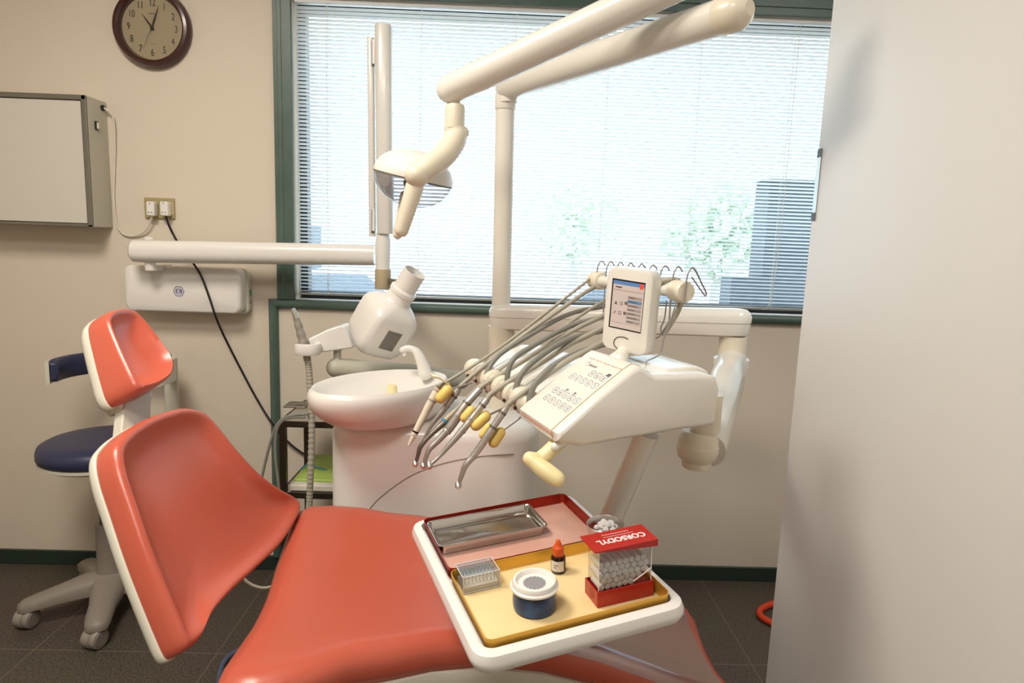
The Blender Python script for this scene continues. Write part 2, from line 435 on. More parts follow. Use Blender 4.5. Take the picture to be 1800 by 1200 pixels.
def car(x, y, label):
    t = thing('car', label, 'car', (x, y, -.6), 'cars parked in the yard outside')
    prof = [(-2.0, .25), (-2.05, .6), (-1.9, .8), (-1.2, .9), (-.6, 1.38), (.7, 1.42), (1.3, 1.0), (1.95, .88), (2.05, .55), (2.0, .25)]
    b = MB(); b.prism([(x+a, y-.8, z-.6) for a, z in prof], (0, 1.6, 0)); b.build('body', 'carpaint', t, bevel=.06)
    b = MB(); b.prism([(x-1.05, y-.81, .34), (x-.55, y-.81, .72), (x+.65, y-.81, .74), (x+1.1, y-.81, .36)], (0, .02, 0)); b.build('side_window', 'carglass', t)
    for sx in (-1.25, 1.25):
        b = MB(); b.lathe([(.2, 0), (.31, .0), (.31, .2), (.2, .2)], (x+sx, y-.83, -.29), (0, 1, 0), 20); b.build('wheel', 'black', t)
car(U(1095, 440, 12).x, 12, 'silver car parked outside, seen through the blind above the display screen')
car(U(600, 480, 13).x, 13, 'silver car parked outside, seen through the blind left of the x-ray arm')

# ------------------------------------------------------------------ ceiling lamps (above the view; the third is an added fill)
def ceil_lamp(x, y, e, label, col):
    t = thing('ceiling_light', label, 'lamp', (x, y, CH))
    b = MB(); b.box2((x-.32, y-.32, CH-.06), (x+.32, y+.32, CH)); b.build('housing', 'white', t, bevel=.005)
    L = bpy.data.lights.new('ceiling lamp', 'AREA'); L.shape = 'SQUARE'; L.size = .58; L.energy = e; L.color = col
    o = bpy.data.objects.new('tube_light', L); C.objects.link(o); o.location = Vector((x, y, CH-.07))-Vector((x, y, CH)); o.parent = t
WARM = (1, .92, .80)
ceil_lamp(-1.05, 1.0, LAMP_A, 'square ceiling light above the head of the dental chair', WARM)
ceil_lamp(-.55, -.1, LAMP_B, 'square ceiling light in the front half of the room', (1, .96, .91))
ceil_lamp(1.5, .9, LAMP_C, 'square ceiling light added to brighten the far side of the white partition', (1, .97, .94))  # unseen lamp added to lighten the room behind the partition

# ------------------------------------------------------------------ clock
ck = U(263.5, 46.5, DY-.03); R0 = .143
t = thing('wall_clock', 'round wall clock with dark mahogany rim and champagne dial', 'clock', (ck.x, DY, ck.z))
def onclock(x, z, d): return Vector((ck.x+x, DY-d, ck.z+z))
b = MB(); b.lathe([(R0-.004, 0), (R0, .006), (R0, .02), (R0-.008, .034), (R0-.018, .036), (R0-.026, .03), (R0-.029, .018), (R0-.03, .012)], (ck.x, DY, ck.z), (0, -1, 0), 64); b.build('rim', 'burgundy', t)
b = MB(); b.lathe([(R0-.031, .0105), (R0-.031, .0125)], (ck.x, DY, ck.z), (0, -1, 0), 64); b.build('dial', 'dial', t)
RX90 = Matrix.Rotation(PI/2, 4, 'X'); tilt = math.radians(0)
for n in range(1, 13):
    a = PI/2-n*PI/6+math.radians(-2)
    m = Matrix.Translation(onclock(.0875*math.cos(a), .0875*math.sin(a), .013)) @ RX90 @ Matrix.Diagonal((.8, 1.15, 1, 1))
    text_obj(str(n), .031, 'numeral', 'inkdk', m, t)
for (x, z, w_) in ((0, .05, .024), (0, -.055, .018)):
    b = MB()
    for k in range(5):
        xx = -w_/2+k*w_/5; b.box(onclock(xx+w_/12, z, .0128), (w_/7, .0006, .003 if z > 0 else .0012))
    b.build('maker_lettering', 'ink', t)
def hand(name, ang, L, wd, d, tail, m='black'):
    a = math.radians(ang); u = Vector((math.sin(a), 0, math.cos(a))); v = Vector((math.cos(a), 0, -math.sin(a))); o = onclock(0, 0, d)
    b = MB(); b.prism([o-u*tail-v*wd*.6, o-v*wd, o+u*L*.4-v*wd*1.1, o+u*L, o+u*L*.4+v*wd*1.1, o+v*wd, o-u*tail+v*wd*.6], (0, -.001, 0)); b.build(name, m, t)
hand('hour_hand', -36, .062, .0028, .015, .012); hand('minute_hand', 20, .083, .0026, .017, .012); hand('second_hand', 205, .085, .0006, .019, .02, 'ink')
b = MB(); b.lathe([(.006, .013), (.006, .021), (.003, .022)], (ck.x, DY, ck.z), (0, -1, 0), 16); b.build('hub', 'black', t)
b = MB(); b.lathe([(R0-.03, .0235), (R0-.03, .025)], (ck.x, DY, ck.z), (0, -1, 0), 48); b.build('glass_cover', 'clear', t)

# ------------------------------------------------------------------ film viewer light box on the wall
VD = .125; vy = DY-VD
tr_ = U(154, 170, vy); br_ = U(163, 400, vy)
vx1 = U(158, 290, vy).x; vz1 = U(100, 166, vy).z+.002; vz0 = U(100, 397, vy).z; vx0 = vx1-.62
t = thing('film_viewer', 'wall mounted x-ray film viewer light box with grey metal frame', 'light box', ((vx0+vx1)/2, DY, vz0))
b = MB(); b.box2((vx0, vy+.004, vz0), (vx1, DY, vz1)); b.build('housing', 'viewbox', t, bevel=.004)
b = MB(); fw = .018
b.box2((vx0, vy-.004, vz1-fw), (vx1, vy+.006, vz1)); b.box2((vx0, vy-.004, vz0), (vx1, vy+.006, vz0+fw*.6))
b.box2((vx1-fw, vy-.004, vz0), (vx1, vy+.006, vz1)); b.box2((vx0, vy-.004, vz0), (vx0+fw, vy+.006, vz1))
b.build('frame', 'viewframe', t, bevel=.003)
b = MB(); b.box2((vx0+fw+.003, vy, vz0+fw*.6+.003), (vx1-fw-.003, vy+.005, vz1-fw-.003)); b.build('screen', 'viewscr', t)
b = MB(); b.box2((vx0+fw, vy+.001, vz0+fw*.6), (vx1-fw, vy+.004, vz1-fw)); b.build('screen_gasket', 'black', t)
sp = U(172, 221, DY-.07)
b = MB(); b.box((vx1+.002, DY-.075, U(172, 221, DY-.075).z), (.006, .016, .03)); s1 = b.build('switch', 'black', t)
b = MB(); b.box((vx1+.006, DY-.073, U(172, 221, DY-.075).z), (.006, .009, .022)); b.build('rocker', 'paper', s1)
cz = U(186, 190, DY-.03).z
b = MB(); b.lathe([(.011, 0), (.011, .006), (.006, .008)], (vx1, DY-.03, cz), (1, 0, 0), 16); b.build('cord_grommet', 'black', t)

# ------------------------------------------------------------------ wall socket, plugs and cords
pA, pB = U(255, 347, DY), U(309, 385, DY)
t = thing('wall_socket', 'bronze coloured double wall socket plate holding two plugs', 'socket', ((pA.x+pB.x)/2, DY, (pA.z+pB.z)/2))
b = MB(); b.box2((pA.x, DY-.01, pA.z), (pB.x, DY, pB.z)); b.build('plate', 'socket', t, bevel=.003)
pc = (pA+pB)/2
for i, px in enumerate((267, 291, 302)):
    q = U(px, 367, DY); b = MB(); b.box2((q.x-.012, DY-.012, pc.z-.023), (q.x+.012, DY-.0099, pc.z+.023)); b.build('socket_module', 'beige', t, bevel=.001)
def plug(root, px, py):
    q = U(px, py, DY-.03)
    b = MB(); b.box2((q.x-.0155, DY-.045, q.z-.027), (q.x+.0155, DY-.0125, q.z+.027)); p = b.build('plug', 'white', root, bevel=.006)
    for dx, dz in ((-.006, -.014), (.006, -.014), (0, .02)):
        b = MB(); b.lathe([(.0022, 0), (.0022, .0012)], (q.x+dx, DY-.045, q.z+dz), (0, -1, 0), 10); b.build('screw', 'ink', p)
    return q
t = thing('power_cord', 'white power cord looping from film viewer to left plug of wall socket', 'cord', (U(267, 367, DY).x, DY-.03, U(267, 367, DY).z))
q = plug(t, 267, 367)
pts = [Vector((vx1+.006, DY-.03, cz))]+[U(x, y, DY-d) for x, y, d in ((198, 205, .02), (202, 250, .012), (201, 300, .008), (200, 350, .008), (205, 392, .008), (218, 412, .008), (240, 414, .01), (258, 402, .02))]+[Vector((q.x, DY-.03, q.z-.027))]
b = MB(); b.tube(spline(pts, 6), .0035, 8); b.build('cable', 'cable_w', t)
t = thing('power_cord', 'black power cord hanging from right plug down behind the metal trolley', 'cord', (U(291, 367, DY).x, DY-.03, U(291, 367, DY).z))
q = plug(t, 291, 367)
pts = [Vector((q.x, DY-.03, q.z-.027))]+[U(x, y, DY-d) for x, y, d in ((297, 396, .02), (309, 420, .012), (323, 442, .09), (340, 463, .101), (354, 486, .102), (367, 520, .102), (379, 556, .101), (389, 580, .06), (400, 603, .03), (424, 650, .01), (452, 702, .008), (480, 746, .028), (508, 778, .02), (536, 799, .012), (570, 818, .01), (620, 850, .01))]
b = MB(); b.tube(spline(pts, 6), .0042, 8); b.build('cable', 'cable_b', t)

# ------------------------------------------------------------------ x-ray machine
cx0, cx1 = U(217, 500, DY-.09).x, U(425, 500, DY-.06).x
cz1, cz0 = U(225, 465, DY-.09).z, U(300, 548, DY-.09).z
t = thing('dental_xray_machine', 'white wall mounted dental x-ray machine with folded arm and tube head', 'x-ray machine', ((cx0+cx1)/2, DY, cz0))
# control box: rounded, front face higher at left, thinner at right
b = MB(); bx1 = U(438, 500, DY-.03).x; bz0 = U(430, 553, DY-.03).z; bz1 = U(400, 470, DY-.02).z
pr = rrect(bx1-cx0-.02, bz1-bz0, .03, 6, (cx0+.02+bx1)/2, (bz0+bz1)/2)
b.rings([[(x, DY-d, z) for x, z in pr] for d in (.001, .04)]); b.build('back_plate', 'shell', t, bevel=.006)
b = MB(); pr = rrect(cx1-cx0+.008, cz1-cz0, .03, 6, (cx0+cx1+.008)/2, (cz0+cz1)/2)
cc = Vector(((cx0+cx1)/2, 0, (cz0+cz1)/2))
def rg(s_, d): return [(cc.x+(x-cc.x)*s_, DY-d, cc.z+(z-cc.z)*s_) for x, z in pr]
b.rings([rg(1, .036), rg(1, .075), rg(.99, .086), rg(.97, .092), rg(.93, .095)]); cb = b.build('control_box', 'white', t)
cq = U(314, 512, DY-.097); b = MB()
for rr, th_ in ((.0195, .0018), (.0125, .0014)):
    b.rings([[cq+Vector(((rr+k*.0)*math.cos(a)*(1+(.05*math.cos(6*a) if rr > .015 else 0)), 0, rr*math.sin(a)*(1+(.05*math.cos(6*a) if rr > .015 else 0))))*s_ + cq*0 if False else Vector((cq.x+rr*s_*math.cos(a)*(1+(.05*math.cos(6*a) if rr > .015 else 0)), DY-dd, cq.z+rr*s_*math.sin(a)*(1+(.05*math.cos(6*a) if rr > .015 else 0)))) for a in [2*PI*k/48 for k in range(48)]] for s_, dd in ((1, .095), (1, .0958), (1-th_/rr*1.3, .0958), (1-th_/rr*1.3, .095))], True, False, False, True)
text_mb(b, 'CB', .017, Matrix.Translation((cq.x, DY-.0953, cq.z)) @ RX90, bold=.0004)
part(b.build('badge', 'inkblue', cb), 'blue lettered round badge')
gb = U(435, 514, DY-.02); b = MB(); b.box((bx1, DY-.022, gb.z), (.006, .012, .024)); b.build('power_button', 'greenlens', cb, bevel=.002)
gb = U(435, 531, DY-.02); b = MB(); b.box((bx1, DY-.022, gb.z), (.004, .006, .01)); b.build('fuse_cap', 'ink', cb)
# horizontal arm
AY = DY-.155
pL = U(232, 441, AY); ah = (U(300, 424, AY)-U(300, 463, AY)).length/2; pR = U(660, 448, AY)
def arm_sec(p, w_, h_, n=5):
    return [p+Vector((0, y, z)) for y, z in rrect(w_, h_, min(w_, h_)*.42, n)]
b = MB(); b.rings([arm_sec(pL+Vector((.0, 0, 0)), .06, ah*1.5), arm_sec(pL+Vector((.012, 0, 0)), .085, ah*1.95), arm_sec(pL+Vector((.05, 0, 0)), .088, ah*2.02), arm_sec(lerp(pL, pR, .98), .08, ah*1.92), arm_sec(pR, .078, ah*1.9)])
b.build('extension_arm', 'white', t)
pp = U(263, 441, AY); b = MB()
b.lathe([(.018, 0), (.018, .055), (.022, .057), (.022, .066)], (pp.x, AY, pp.z-ah-.03), (0, 0, 1), 20)
b.box2((pp.x-.02, AY, pp.z-ah-.032), (pp.x+.02, DY-.03, pp.z-ah-.012)); b.build('pivot', 'white', t)
b = MB(); b.lathe([(.016, 0), (.016, .008), (.01, .011)], (pp.x, AY, pp.z+ah), (0, 0, 1), 20); b.build('pivot_cap', 'white', t)
# vertical folded scissor arm
SY = DY-.20
def seg_sec(c, w_, d_, r): return [c+Vector((x, y, 0)) for x, y in rrect(w_, d_, r, 4)]
def vcol(xa, ya, xb, yb, px_w, d_, Y, r=.02):
    p0, p1 = U(xa, ya, Y), U(xb, yb, Y); w_ = px_w/F*Y
    return [seg_sec(p0+Vector((0, 0, 0)), w_*.97, d_*.97, r), seg_sec(p0+Vector((0, 0, -.004)), w_, d_, r), seg_sec(p1+Vector((0, 0, .004)), w_, d_, r), seg_sec(p1, w_*.95, d_*.95, r)]
b = MB(); b.rings(vcol(674.5, 46, 678, 411, 27, .07, SY)); b.build('upper_arm', 'white', t)
b = MB(); b.rings(vcol(653, 69, 656, 416, 11, .055, SY+.02, .008)); a2 = b.build('folded_arm', 'white', t)
for (xa, ya, xb, yb) in ((656, 72, 657.5, 116), (655.5, 368, 656.5, 409)):
    q0, q1 = U(xa, ya, SY-.01), U(xb, yb, SY-.01)
    b = MB(); b.box2((q0.x-.0045, SY-.012, q1.z), (q0.x+.0045, SY-.006, q0.z)); s_ = b.build('slot', 'black', a2)
    b = MB(); b.box2((q0.x-.002, SY-.016, q1.z+.006), (q0.x+.0065, SY-.011, q0.z+.004)); b.build('slot_cover', 'white', s_)
b = MB(); p0 = U(675, 409, SY); p1 = U(673, 474, SY)
b.lathe([(.026, 0), (.026, (p0.z-p1.z)*.25), (.028, (p0.z-p1.z)*.7), (.022, p0.z-p1.z)], (p1.x, SY, p1.z), (0, 0, 1), 24); b.build('knuckle', 'white', t)
b = MB(); p0 = U(673, 473, SY); p1 = U(673, 508, SY)
b.lathe([(.0275, 0), (.029, .003), (.029, p0.z-p1.z)], (p1.x, SY, p1.z), (0, 0, 1), 24); part(b.build('end_cap', 'beige', t), 'beige end cap')
q0, q1 = U(688, 489, SY+.0), U(716, 508, SY-.1)
b = MB(); b.prism([(q0.x-.01, SY+.03, q0.z), (q1.x+.02, SY-.12, q0.z), (q1.x+.02, SY-.12, q1.z+.01), (q0.x-.01, SY+.03, q1.z+.008)], (.0, -.05, 0)); b.build('yoke', 'viewframe', t, bevel=.004)
# tube head
HY = 2.04
hc = U(678, 562, HY); top = U(733, 474, HY-.02)
ax = (top-hc).normalized(); ax = (ax+Vector((0, -.10, 0))).normalized()
uu = Vector((.64, -.77, 0)); uu = (uu-ax*uu.dot(ax)).normalized(); vv = ax.cross(uu)
def sq(c, r, e=.3):
    k = .92 if e < .6 else 1.0
    return [c+uu*x+vv*y for x, y in rrect(2*r*k, 2*r*k, max(r*k*e, 1e-4)*.999, 9)]
pxm = HY/F
prof = [(-62, 24, .5), (-60, 33, .42), (-55, 40, .38), (-46, 44.5, .36), (-34, 47, .34), (0, 47.5, .34), (16, 47, .34), (25, 44, .36), (32, 38, .45), (37, 31, .6), (41, 26, .9), (45, 23, 1), (60, 21.5, 1)]
b = MB(); b.rings([sq(hc+ax*(a*pxm), r*pxm, e) for a, r, e in prof]); hd = b.build('tube_head', 'white', t, angle=60)
b = MB(); b.lathe([(22*pxm, 58*pxm), (24*pxm, 60*pxm), (24*pxm, 66*pxm), (22*pxm, 68*pxm), (20*pxm, 70*pxm), (20*pxm, 104*pxm), (18*pxm, 104*pxm), (17.5*pxm, 72*pxm)], hc, ax, 32); b.build('cone', 'white', hd)
# rating label on the right facet
b = MB(); lc = hc-ax*(18*pxm)-vv*(0) + uu*(47.9*pxm) ; 
lu = ax; lv = vv
def lab(a0, a1, c0, c1, d): return [hc+uu*(47.5*.92*pxm+d)+ax*(a0*pxm)+vv*(c0*pxm), hc+uu*(47.5*.92*pxm+d)+ax*(a1*pxm)+vv*(c0*pxm), hc+uu*(47.5*.92*pxm+d)+ax*(a1*pxm)+vv*(c1*pxm), hc+uu*(47.5*.92*pxm+d)+ax*(a0*pxm)+vv*(c1*pxm)]
b.prism(lab(-34, 4, -12, 16, .0), uu*.001); lb = part(b.build('rating_label', 'viewframe', hd), 'printed metal rating label')
b = MB()
for i in range(7): b.prism(lab(-31+i*5, -30+i*5, -10, 13-3*(i % 3), .001), uu*.0004)
b.build('print_line', 'ink', lb)
# ================================================================== dental unit: base, bowl, pole, arm
UY0, UY1 = 1.74, 2.16
xa, xb = U(569, 830, UY0).x, U(950, 830, UY0).x
zt = U(700, 752, UY0+.02).z+.012
t = thing('dental_unit', 'white dental unit base with oval spittoon bowl, faucet, pole and swing arm', 'dental unit', ((xa+xb)/2, (UY0+UY1)/2, 0))
UNIT = t
b = MB(); mx, my = (xa+xb)/2, (UY0+UY1)/2; W_, D_ = xb-xa, UY1-UY0
def ub(ins, z, r=.11): return [(x, y, z) for x, y in rrect(W_-2*ins, D_-2*ins, r-ins*.5, 8, mx, my)]
b.rings([ub(.03, 0), ub(.03, .08), ub(.0, .085), ub(0, zt-.045), ub(.004, zt-.028), ub(.014, zt-.013), ub(.03, zt-.004), ub(.05, zt)])
b.build('base', 'white', t)
# seam of the front panel
b = MB(); pts = [(645, 900), (662, 880), (690, 857), (722, 836), (760, 820), (800, 809), (850, 801), (900, 798), (948, 797)]
def on_front(x, y):
    p = U(x, y, UY0); xr = xb-.11
    if p.x > xr:
        a = min(1, (p.x-xr)/.11); p = U(x, y, UY0+.11*(1-math.sqrt(max(0, 1-a*a))))
    return p
b.tube(spline([on_front(x, y) for x, y in pts], 4), .0016, 6); b.build('panel_seam', 'grey', t)
# spittoon bowl : conjugate half axes of the rim ellipse
bz = U(662, 672, 1.80).z
Cb = UZ(662, 673, bz); Ax = (UZ(771, 653, bz)-UZ(553, 693, bz))/2; Cb = (UZ(771, 653, bz)+UZ(553, 693, bz))/2
Bx = (UZ(694, 633, bz)-UZ(630, 706, bz))/2
Bx = Vector((-Ax.y, Ax.x, 0)).normalized()*max(.12, min(.15, abs(Bx.dot(Vector((-Ax.y, Ax.x, 0)).normalized()))))
def bowl(s_, dz, sh=0): return [Cb+Ax*(s_*math.cos(a))+Bx*(s_*math.sin(a))+Vector((0, 0, dz))+Ax*sh for a in [2*PI*k/56 for k in range(56)]]
bh = bz-zt
b = MB(); b.rings([bowl(.72, -bh, .10), bowl(.78, -bh*.95, .085), bowl(.89, -bh*.74, .04), bowl(.975, -bh*.48, .0), bowl(1.0, -bh*.25), bowl(.995, -bh*.1), bowl(.97, -.004), bowl(.945, .002), bowl(.91, -.002), bowl(.86, -.014), bowl(.74, -.035), bowl(.5, -.052), bowl(.2, -.058), bowl(.06, -.062)])
bw = part(b.build('spittoon_bowl', 'white', t, angle=60), 'glossy white oval bowl')
dp = Cb+Ax*.22+Bx*.1+Vector((0, 0, -.056)); b = MB(); b.lathe([(.015, 0), (.0155, .026), (.0145, .036), (.010, .039)], dp, (0, 0, 1), 20); part(b.build('drain_plug', 'paleyel', bw), 'small yellow plug')
# faucet
f0 = Cb+Ax*.62+Bx*.25; fz = bz
FY = f0.y
b = MB(); pts = [U(x, y, FY) for x, y in ((748, 656), (742, 638), (734, 621), (726, 614), (716, 612), (708, 615))]
b.tube(spline(pts, 6), [lerp(.021, .0100, min(1, i/18)) for i in range(31)], 16, round_ends=True); fc = b.build('faucet', 'white', t)
p = U(711, 618, FY); b = MB(); b.tube([p, p+Vector((0, 0, -.012))], .006, 12); b.build('nozzle', 'white', fc)
# assistant arm behind the bowl
GY = 2.2
b = MB(); b.tube([U(591, 646, GY-.03), U(640, 650, GY), U(720, 655, GY+.05), U(810, 668, GY+.1)], [.033, .033, .032, .032], 20, round_ends=True); b.build('assistant_arm', 'viewbox', t)
p0 = U(593, 634, GY-.03); p1 = U(592, 616, GY-.03)
b = MB(); b.lathe([(.018, 0), (.013, .01), (.012, p1.z-p0.z), (.016, p1.z-p0.z+.001), (.016, p1.z-p0.z+.006)], p0, (0, 0, 1), 20); b.build('arm_pivot', 'viewbox', t)
# holder head : white slanted bar and hose clip
HP0, HP1 = U(545, 609, GY-.06), U(606, 594, GY-.02)
b = MB(); dz = Vector((0, 0, .022)); 
prf = [U(548, 622, GY-.08), U(620, 612, GY-.05), U(611, 583, GY-.05), U(606, 574, GY-.05), U(598, 572, GY-.05), U(575, 579, GY-.06), U(540, 596, GY-.08)]
b.prism(prf, (.012, .06, .004)); hh = b.build('instrument_holder', 'white', t, bevel=.006)
hcn = U(541, 613, GY-.09)
b = MB(); b.rings([[hcn+Vector((r*1.15*math.cos(a), r*math.sin(a)*.9, z)) for a in [math.radians(-150+k*300/24)+PI*1.0+PI for k in range(25)]] for r, z in ((.02, -.018), (.035, -.018), (.037, -.014), (.037, .014), (.035, .018), (.02, .018), (.02, -.018))], False, False, False); b.build('hose_clip', 'white', hh)
# pole and swing arm
PYY = 1.97
pt, pb_ = U(888.5, 168, PYY), U(880.5, 545, PYY)
b = MB(); r = 16.5/F*PYY
b.tube([pb_, lerp(pb_, pt, .5), pt], r, 28); b.build('pole', 'cream', t)
b = MB(); d_ = (pt-pb_).normalized(); b.tube([pt-d_*.04, pt-d_*.0375, pt-d_*.001, pt+d_*.012], [r*1.06, r*1.1, r*1.1, r*1.0], 28); b.build('pole_collar', 'cream', t)
cb_ = Vector((U(884, 640, PYY).x, PYY, zt-.02)); ct = U(882, 572, PYY)
b = MB(); b.tube([cb_, Vector((ct.x, PYY, ct.z))], 23/F*PYY, 28); b.build('pole_socket', 'cream2', t)
# horizontal swing arm (rounded bar)
aL, aR = U(886, 556, PYY), U(1290, 566, 1.78)
hdir = (aR-aL); hdir.z = 0; hdir.normalize(); perp = Vector((-hdir.y, hdir.x, 0))
ahh = 22/F*PYY
def pill(ins, z, L0, R0, r0):
    out = []; r_ = r0-ins
    for k in range(13): a = math.radians(-90+180*k/12); out.append(R0+hdir*(r_*math.cos(a))+perp*(r_*math.sin(a))+Vector((0,0,z)))
    for k in range(13): a = math.radians(90+180*k/12); out.append(L0+hdir*(r_*math.cos(a))+perp*(r_*math.sin(a))+Vector((0,0,z)))
    return out
rl = .046
b = MB(); b.rings([pill(q, z*ahh, aL, aR, rl) for q, z in ((.016, -1), (.006, -.88), (.002, -.55), (.0015, -.03), (.003, -.015), (.003, .0), (0, .02), (0, .45), (.005, .75), (.014, .94), (.025, 1.0))]); b.build('swing_arm', 'cream', t)
# far joint and the sloping balanced arm down to the console joint
jp = U(1289, 590, 1.78); jb = U(1286, 629, 1.78)
b = MB(); b.tube([Vector((jp.x, 1.78, jp.z+.0)), Vector((jp.x, 1.78, jb.z))], 24/F*1.78, 28); b.build('arm_joint', 'cream2', t)
th = math.radians(19.6)
e1 = Vector((math.cos(th), math.sin(th), 0)); e2 = Vector((-math.sin(th), math.cos(th), 0)); e3 = Vector((0, 0, 1))
P0 = U(996, 772, 1.03)
def K(s, w, h): return P0+e1*s+e2*w+e3*h
def CU(x, y, w): return UP(x, y, P0+e2*w, e2)
def CL(p): q = p-P0; return (q.dot(e1), q.dot(e2), q.z)
def CS(x, y, s): return UP(x, y, P0+e1*s, e1)
knob = CU(1226, 790, .10)
a0 = Vector((jp.x, 1.775, jb.z-.012)); a1 = knob+Vector((.03, .03, -.01))
b = MB(); b.tube([a0+(a0-a1)*.03, a0, lerp(a0, a1, .3), lerp(a0, a1, .7), a1], [.03, .042, .044, .04, .036], 24); ba = b.build('balanced_arm', 'cream', t)
b = MB(); b.lathe([(.044, -.02), (.047, -.018), (.048, .004), (.044, .008)], (jp.x, 1.78, jb.z-.006), (0, 0, 1), 28); b.build('arm_cuff', 'cream', ba)
# ------------------------------------------------------------------ operating light
LY0, LY1 = 1.62, 1.12
t = thing('operating_light', 'dental operating lamp with clear shield hanging from its cream jointed arms', 'lamp', tuple(U(735, 305, 1.62)))
q0, q1 = U(893, 152, PYY-.01), U(1292, 22, 1.30)
def taper(a, b_, r0, r1, n=6): return [lerp(a, b_, i/n) for i in range(n+1)], [lerp(r0, r1, i/n) for i in range(n+1)]
P_, R_ = taper(q0, q1, 23/F*PYY, 29.5/F*1.3)
b = MB(); b.tube(P_, R_, 28, round_ends=True); la = b.build('fixed_arm', 'cream', t)
dq = (q1-q0).normalized()
ce = q1-dq*.032
b = MB(); b.tube([ce, ce+dq*.006, ce+dq*.04, ce+dq*.055, ce+dq*.066], [30.8/F*1.3, 31.6/F*1.3, 31/F*1.3, 24/F*1.3, 12/F*1.3], 28); part(b.build('arm_end_cap', 'cream2', la), 'rounded cream end cap')
b = MB(); b.tube([q0-dq*.0+Vector((0,0,-.045)), q0+Vector((0, 0, -.0))], 16/F*PYY, 24); b.build('arm_spigot', 'cream', la)
qe = q1
q0, q1 = U(792, 157, LY0), U(1292, -77, 1.30)
P_, R_ = taper(q0, q1, 24/F*LY0, 30/F*1.30)
b = MB(); b.tube(P_, R_, 28, round_ends=True); b.build('balanced_arm', 'cream', t)
b = MB(); b.tube([qe+(q1-qe)*.05, q1-(q1-qe)*.05], .024, 24); b.build('arm_link', 'cream', t)
# vertical drop
w0, w1 = U(795, 176, LY0), U(799, 226, LY0)
v0 = U(796, 170, LY0)
pm = LY0/F
b = MB(); H_ = v0.z-w1.z
b.lathe([(17*pm, 0), (17*pm, 32*pm), (15.5*pm, 38*pm), (9.5*pm, 41*pm), (8.5*pm, 43.5*pm), (12.5*pm, 47*pm), (13*pm, 58*pm)], (w1.x, LY0, w1.z), (0, 0, 1), 28); b.build('drop_tube', 'cream2', t)
# curved arm : flattened bent tube, ends in a round joint
pts = spline([U(x, y, Y) for x, y, Y in ((799, 225, LY0), (801, 236, LY0), (796, 252, LY0-.01), (780, 273, LY0-.03), (757, 291, LY0-.05), (735, 307, LY0-.06))], 6)
b = MB(); nP = len(pts); b.tube(pts, [lerp(17, 20, min(1, i/8))*pm for i in range(nP)], 24); ca = b.build('curved_arm', 'cream2', t)
b = MB(); q = U(804, 232, LY0); b.tube([q+Vector((-.01, 0, .008)), q+Vector((.004, 0, .002)), q+Vector((.013, 0, -.001))], [.022, .022, .015], 16, round_ends=True); b.build('elbow_fin', 'cream2', ca)
jn = U(733, 308, LY0-.065); b = MB(); b.ell(jn, (20.5*pm, 20*pm, 19.5*pm), None, 28, 18); b.build('round_joint', 'cream2', ca)
# lamp head : dish pointing down to the left away from camera
hc = U(727, 311, LY0+.05); nrm = Vector((-.20, .10, -1)).normalized()
X_ = Vector((1, .1, -.115)); X_ = (X_-nrm*X_.dot(nrm)).normalized(); Y_ = nrm.cross(X_)
ra = 70*pm
def dome(s_, d): return [hc+X_*(ra*s_*math.cos(a))+Y_*(ra*.9*s_*math.sin(a))+nrm*d for a in [2*PI*k/56 for k in range(56)]]
hu, hd_ = 47*pm, 52*pm
b = MB(); b.rings([dome(max(.04, math.cos(q)), -hu*math.sin(q)) for q in [math.radians(x) for x in (88, 75, 62, 50, 38, 27, 16, 7, 0)]]+[dome(1.0, .003), dome(.96, .002)]+[dome(.96*max(.04, math.cos(q)), -hu*.85*math.sin(q)) for q in [math.radians(x) for x in (10, 30, 55, 80)]]); lh = b.build('lamp_head', 'white', t, angle=60)
b = MB(); b.rings([dome(.995*max(.04, math.cos(q)), .002+hd_*math.sin(q)) for q in [math.radians(x) for x in (0, 8, 18, 28, 40, 52, 64, 76, 87)]], True, False); part(b.build('shield', 'lens', lh), 'clear curved plastic shield')
b = MB(); 
rim_p = [dome(1.004*math.cos(q), .002+hd_*math.sin(q)) for q in (0, math.radians(3.5))]
b.rings(rim_p, True, False, False); b.build('shield_rim', 'viewframe', lh)
b = MB(); b.lathe([(.001, .034), (.016, .032), (.022, .02), (.022, .0), (.012, -.03)], hc, nrm, 24); b.build('reflector_hub', 'viewbox', lh)
for (xa_, ya_, xb_, yb_, w_, Y_d) in ((729, 328, 706, 404, 14, LY0-.055), (714, 345, 699, 412, 10, LY0+.03)):
    p0, p1 = U(xa_, ya_, Y_d), U(xb_, yb_, Y_d)
    b = MB(); b.tube([p0, lerp(p0, p1, .35), p1], [w_*pm*1.1, w_*pm*1.02, w_*pm*.86], 20, round_ends=True); b.build('handle', 'cream2', t)
b = MB(); b.tube([U(716, 352, LY0+.03), U(724, 325, LY0+.03)], .007, 10); b.build('handle_bracket', 'cream2', t)

# ------------------------------------------------------------------ delivery console
t = thing('delivery_console', 'cream dentist console with printed keypad, touch display and hose rail', 'console', tuple(knob))
CON = t
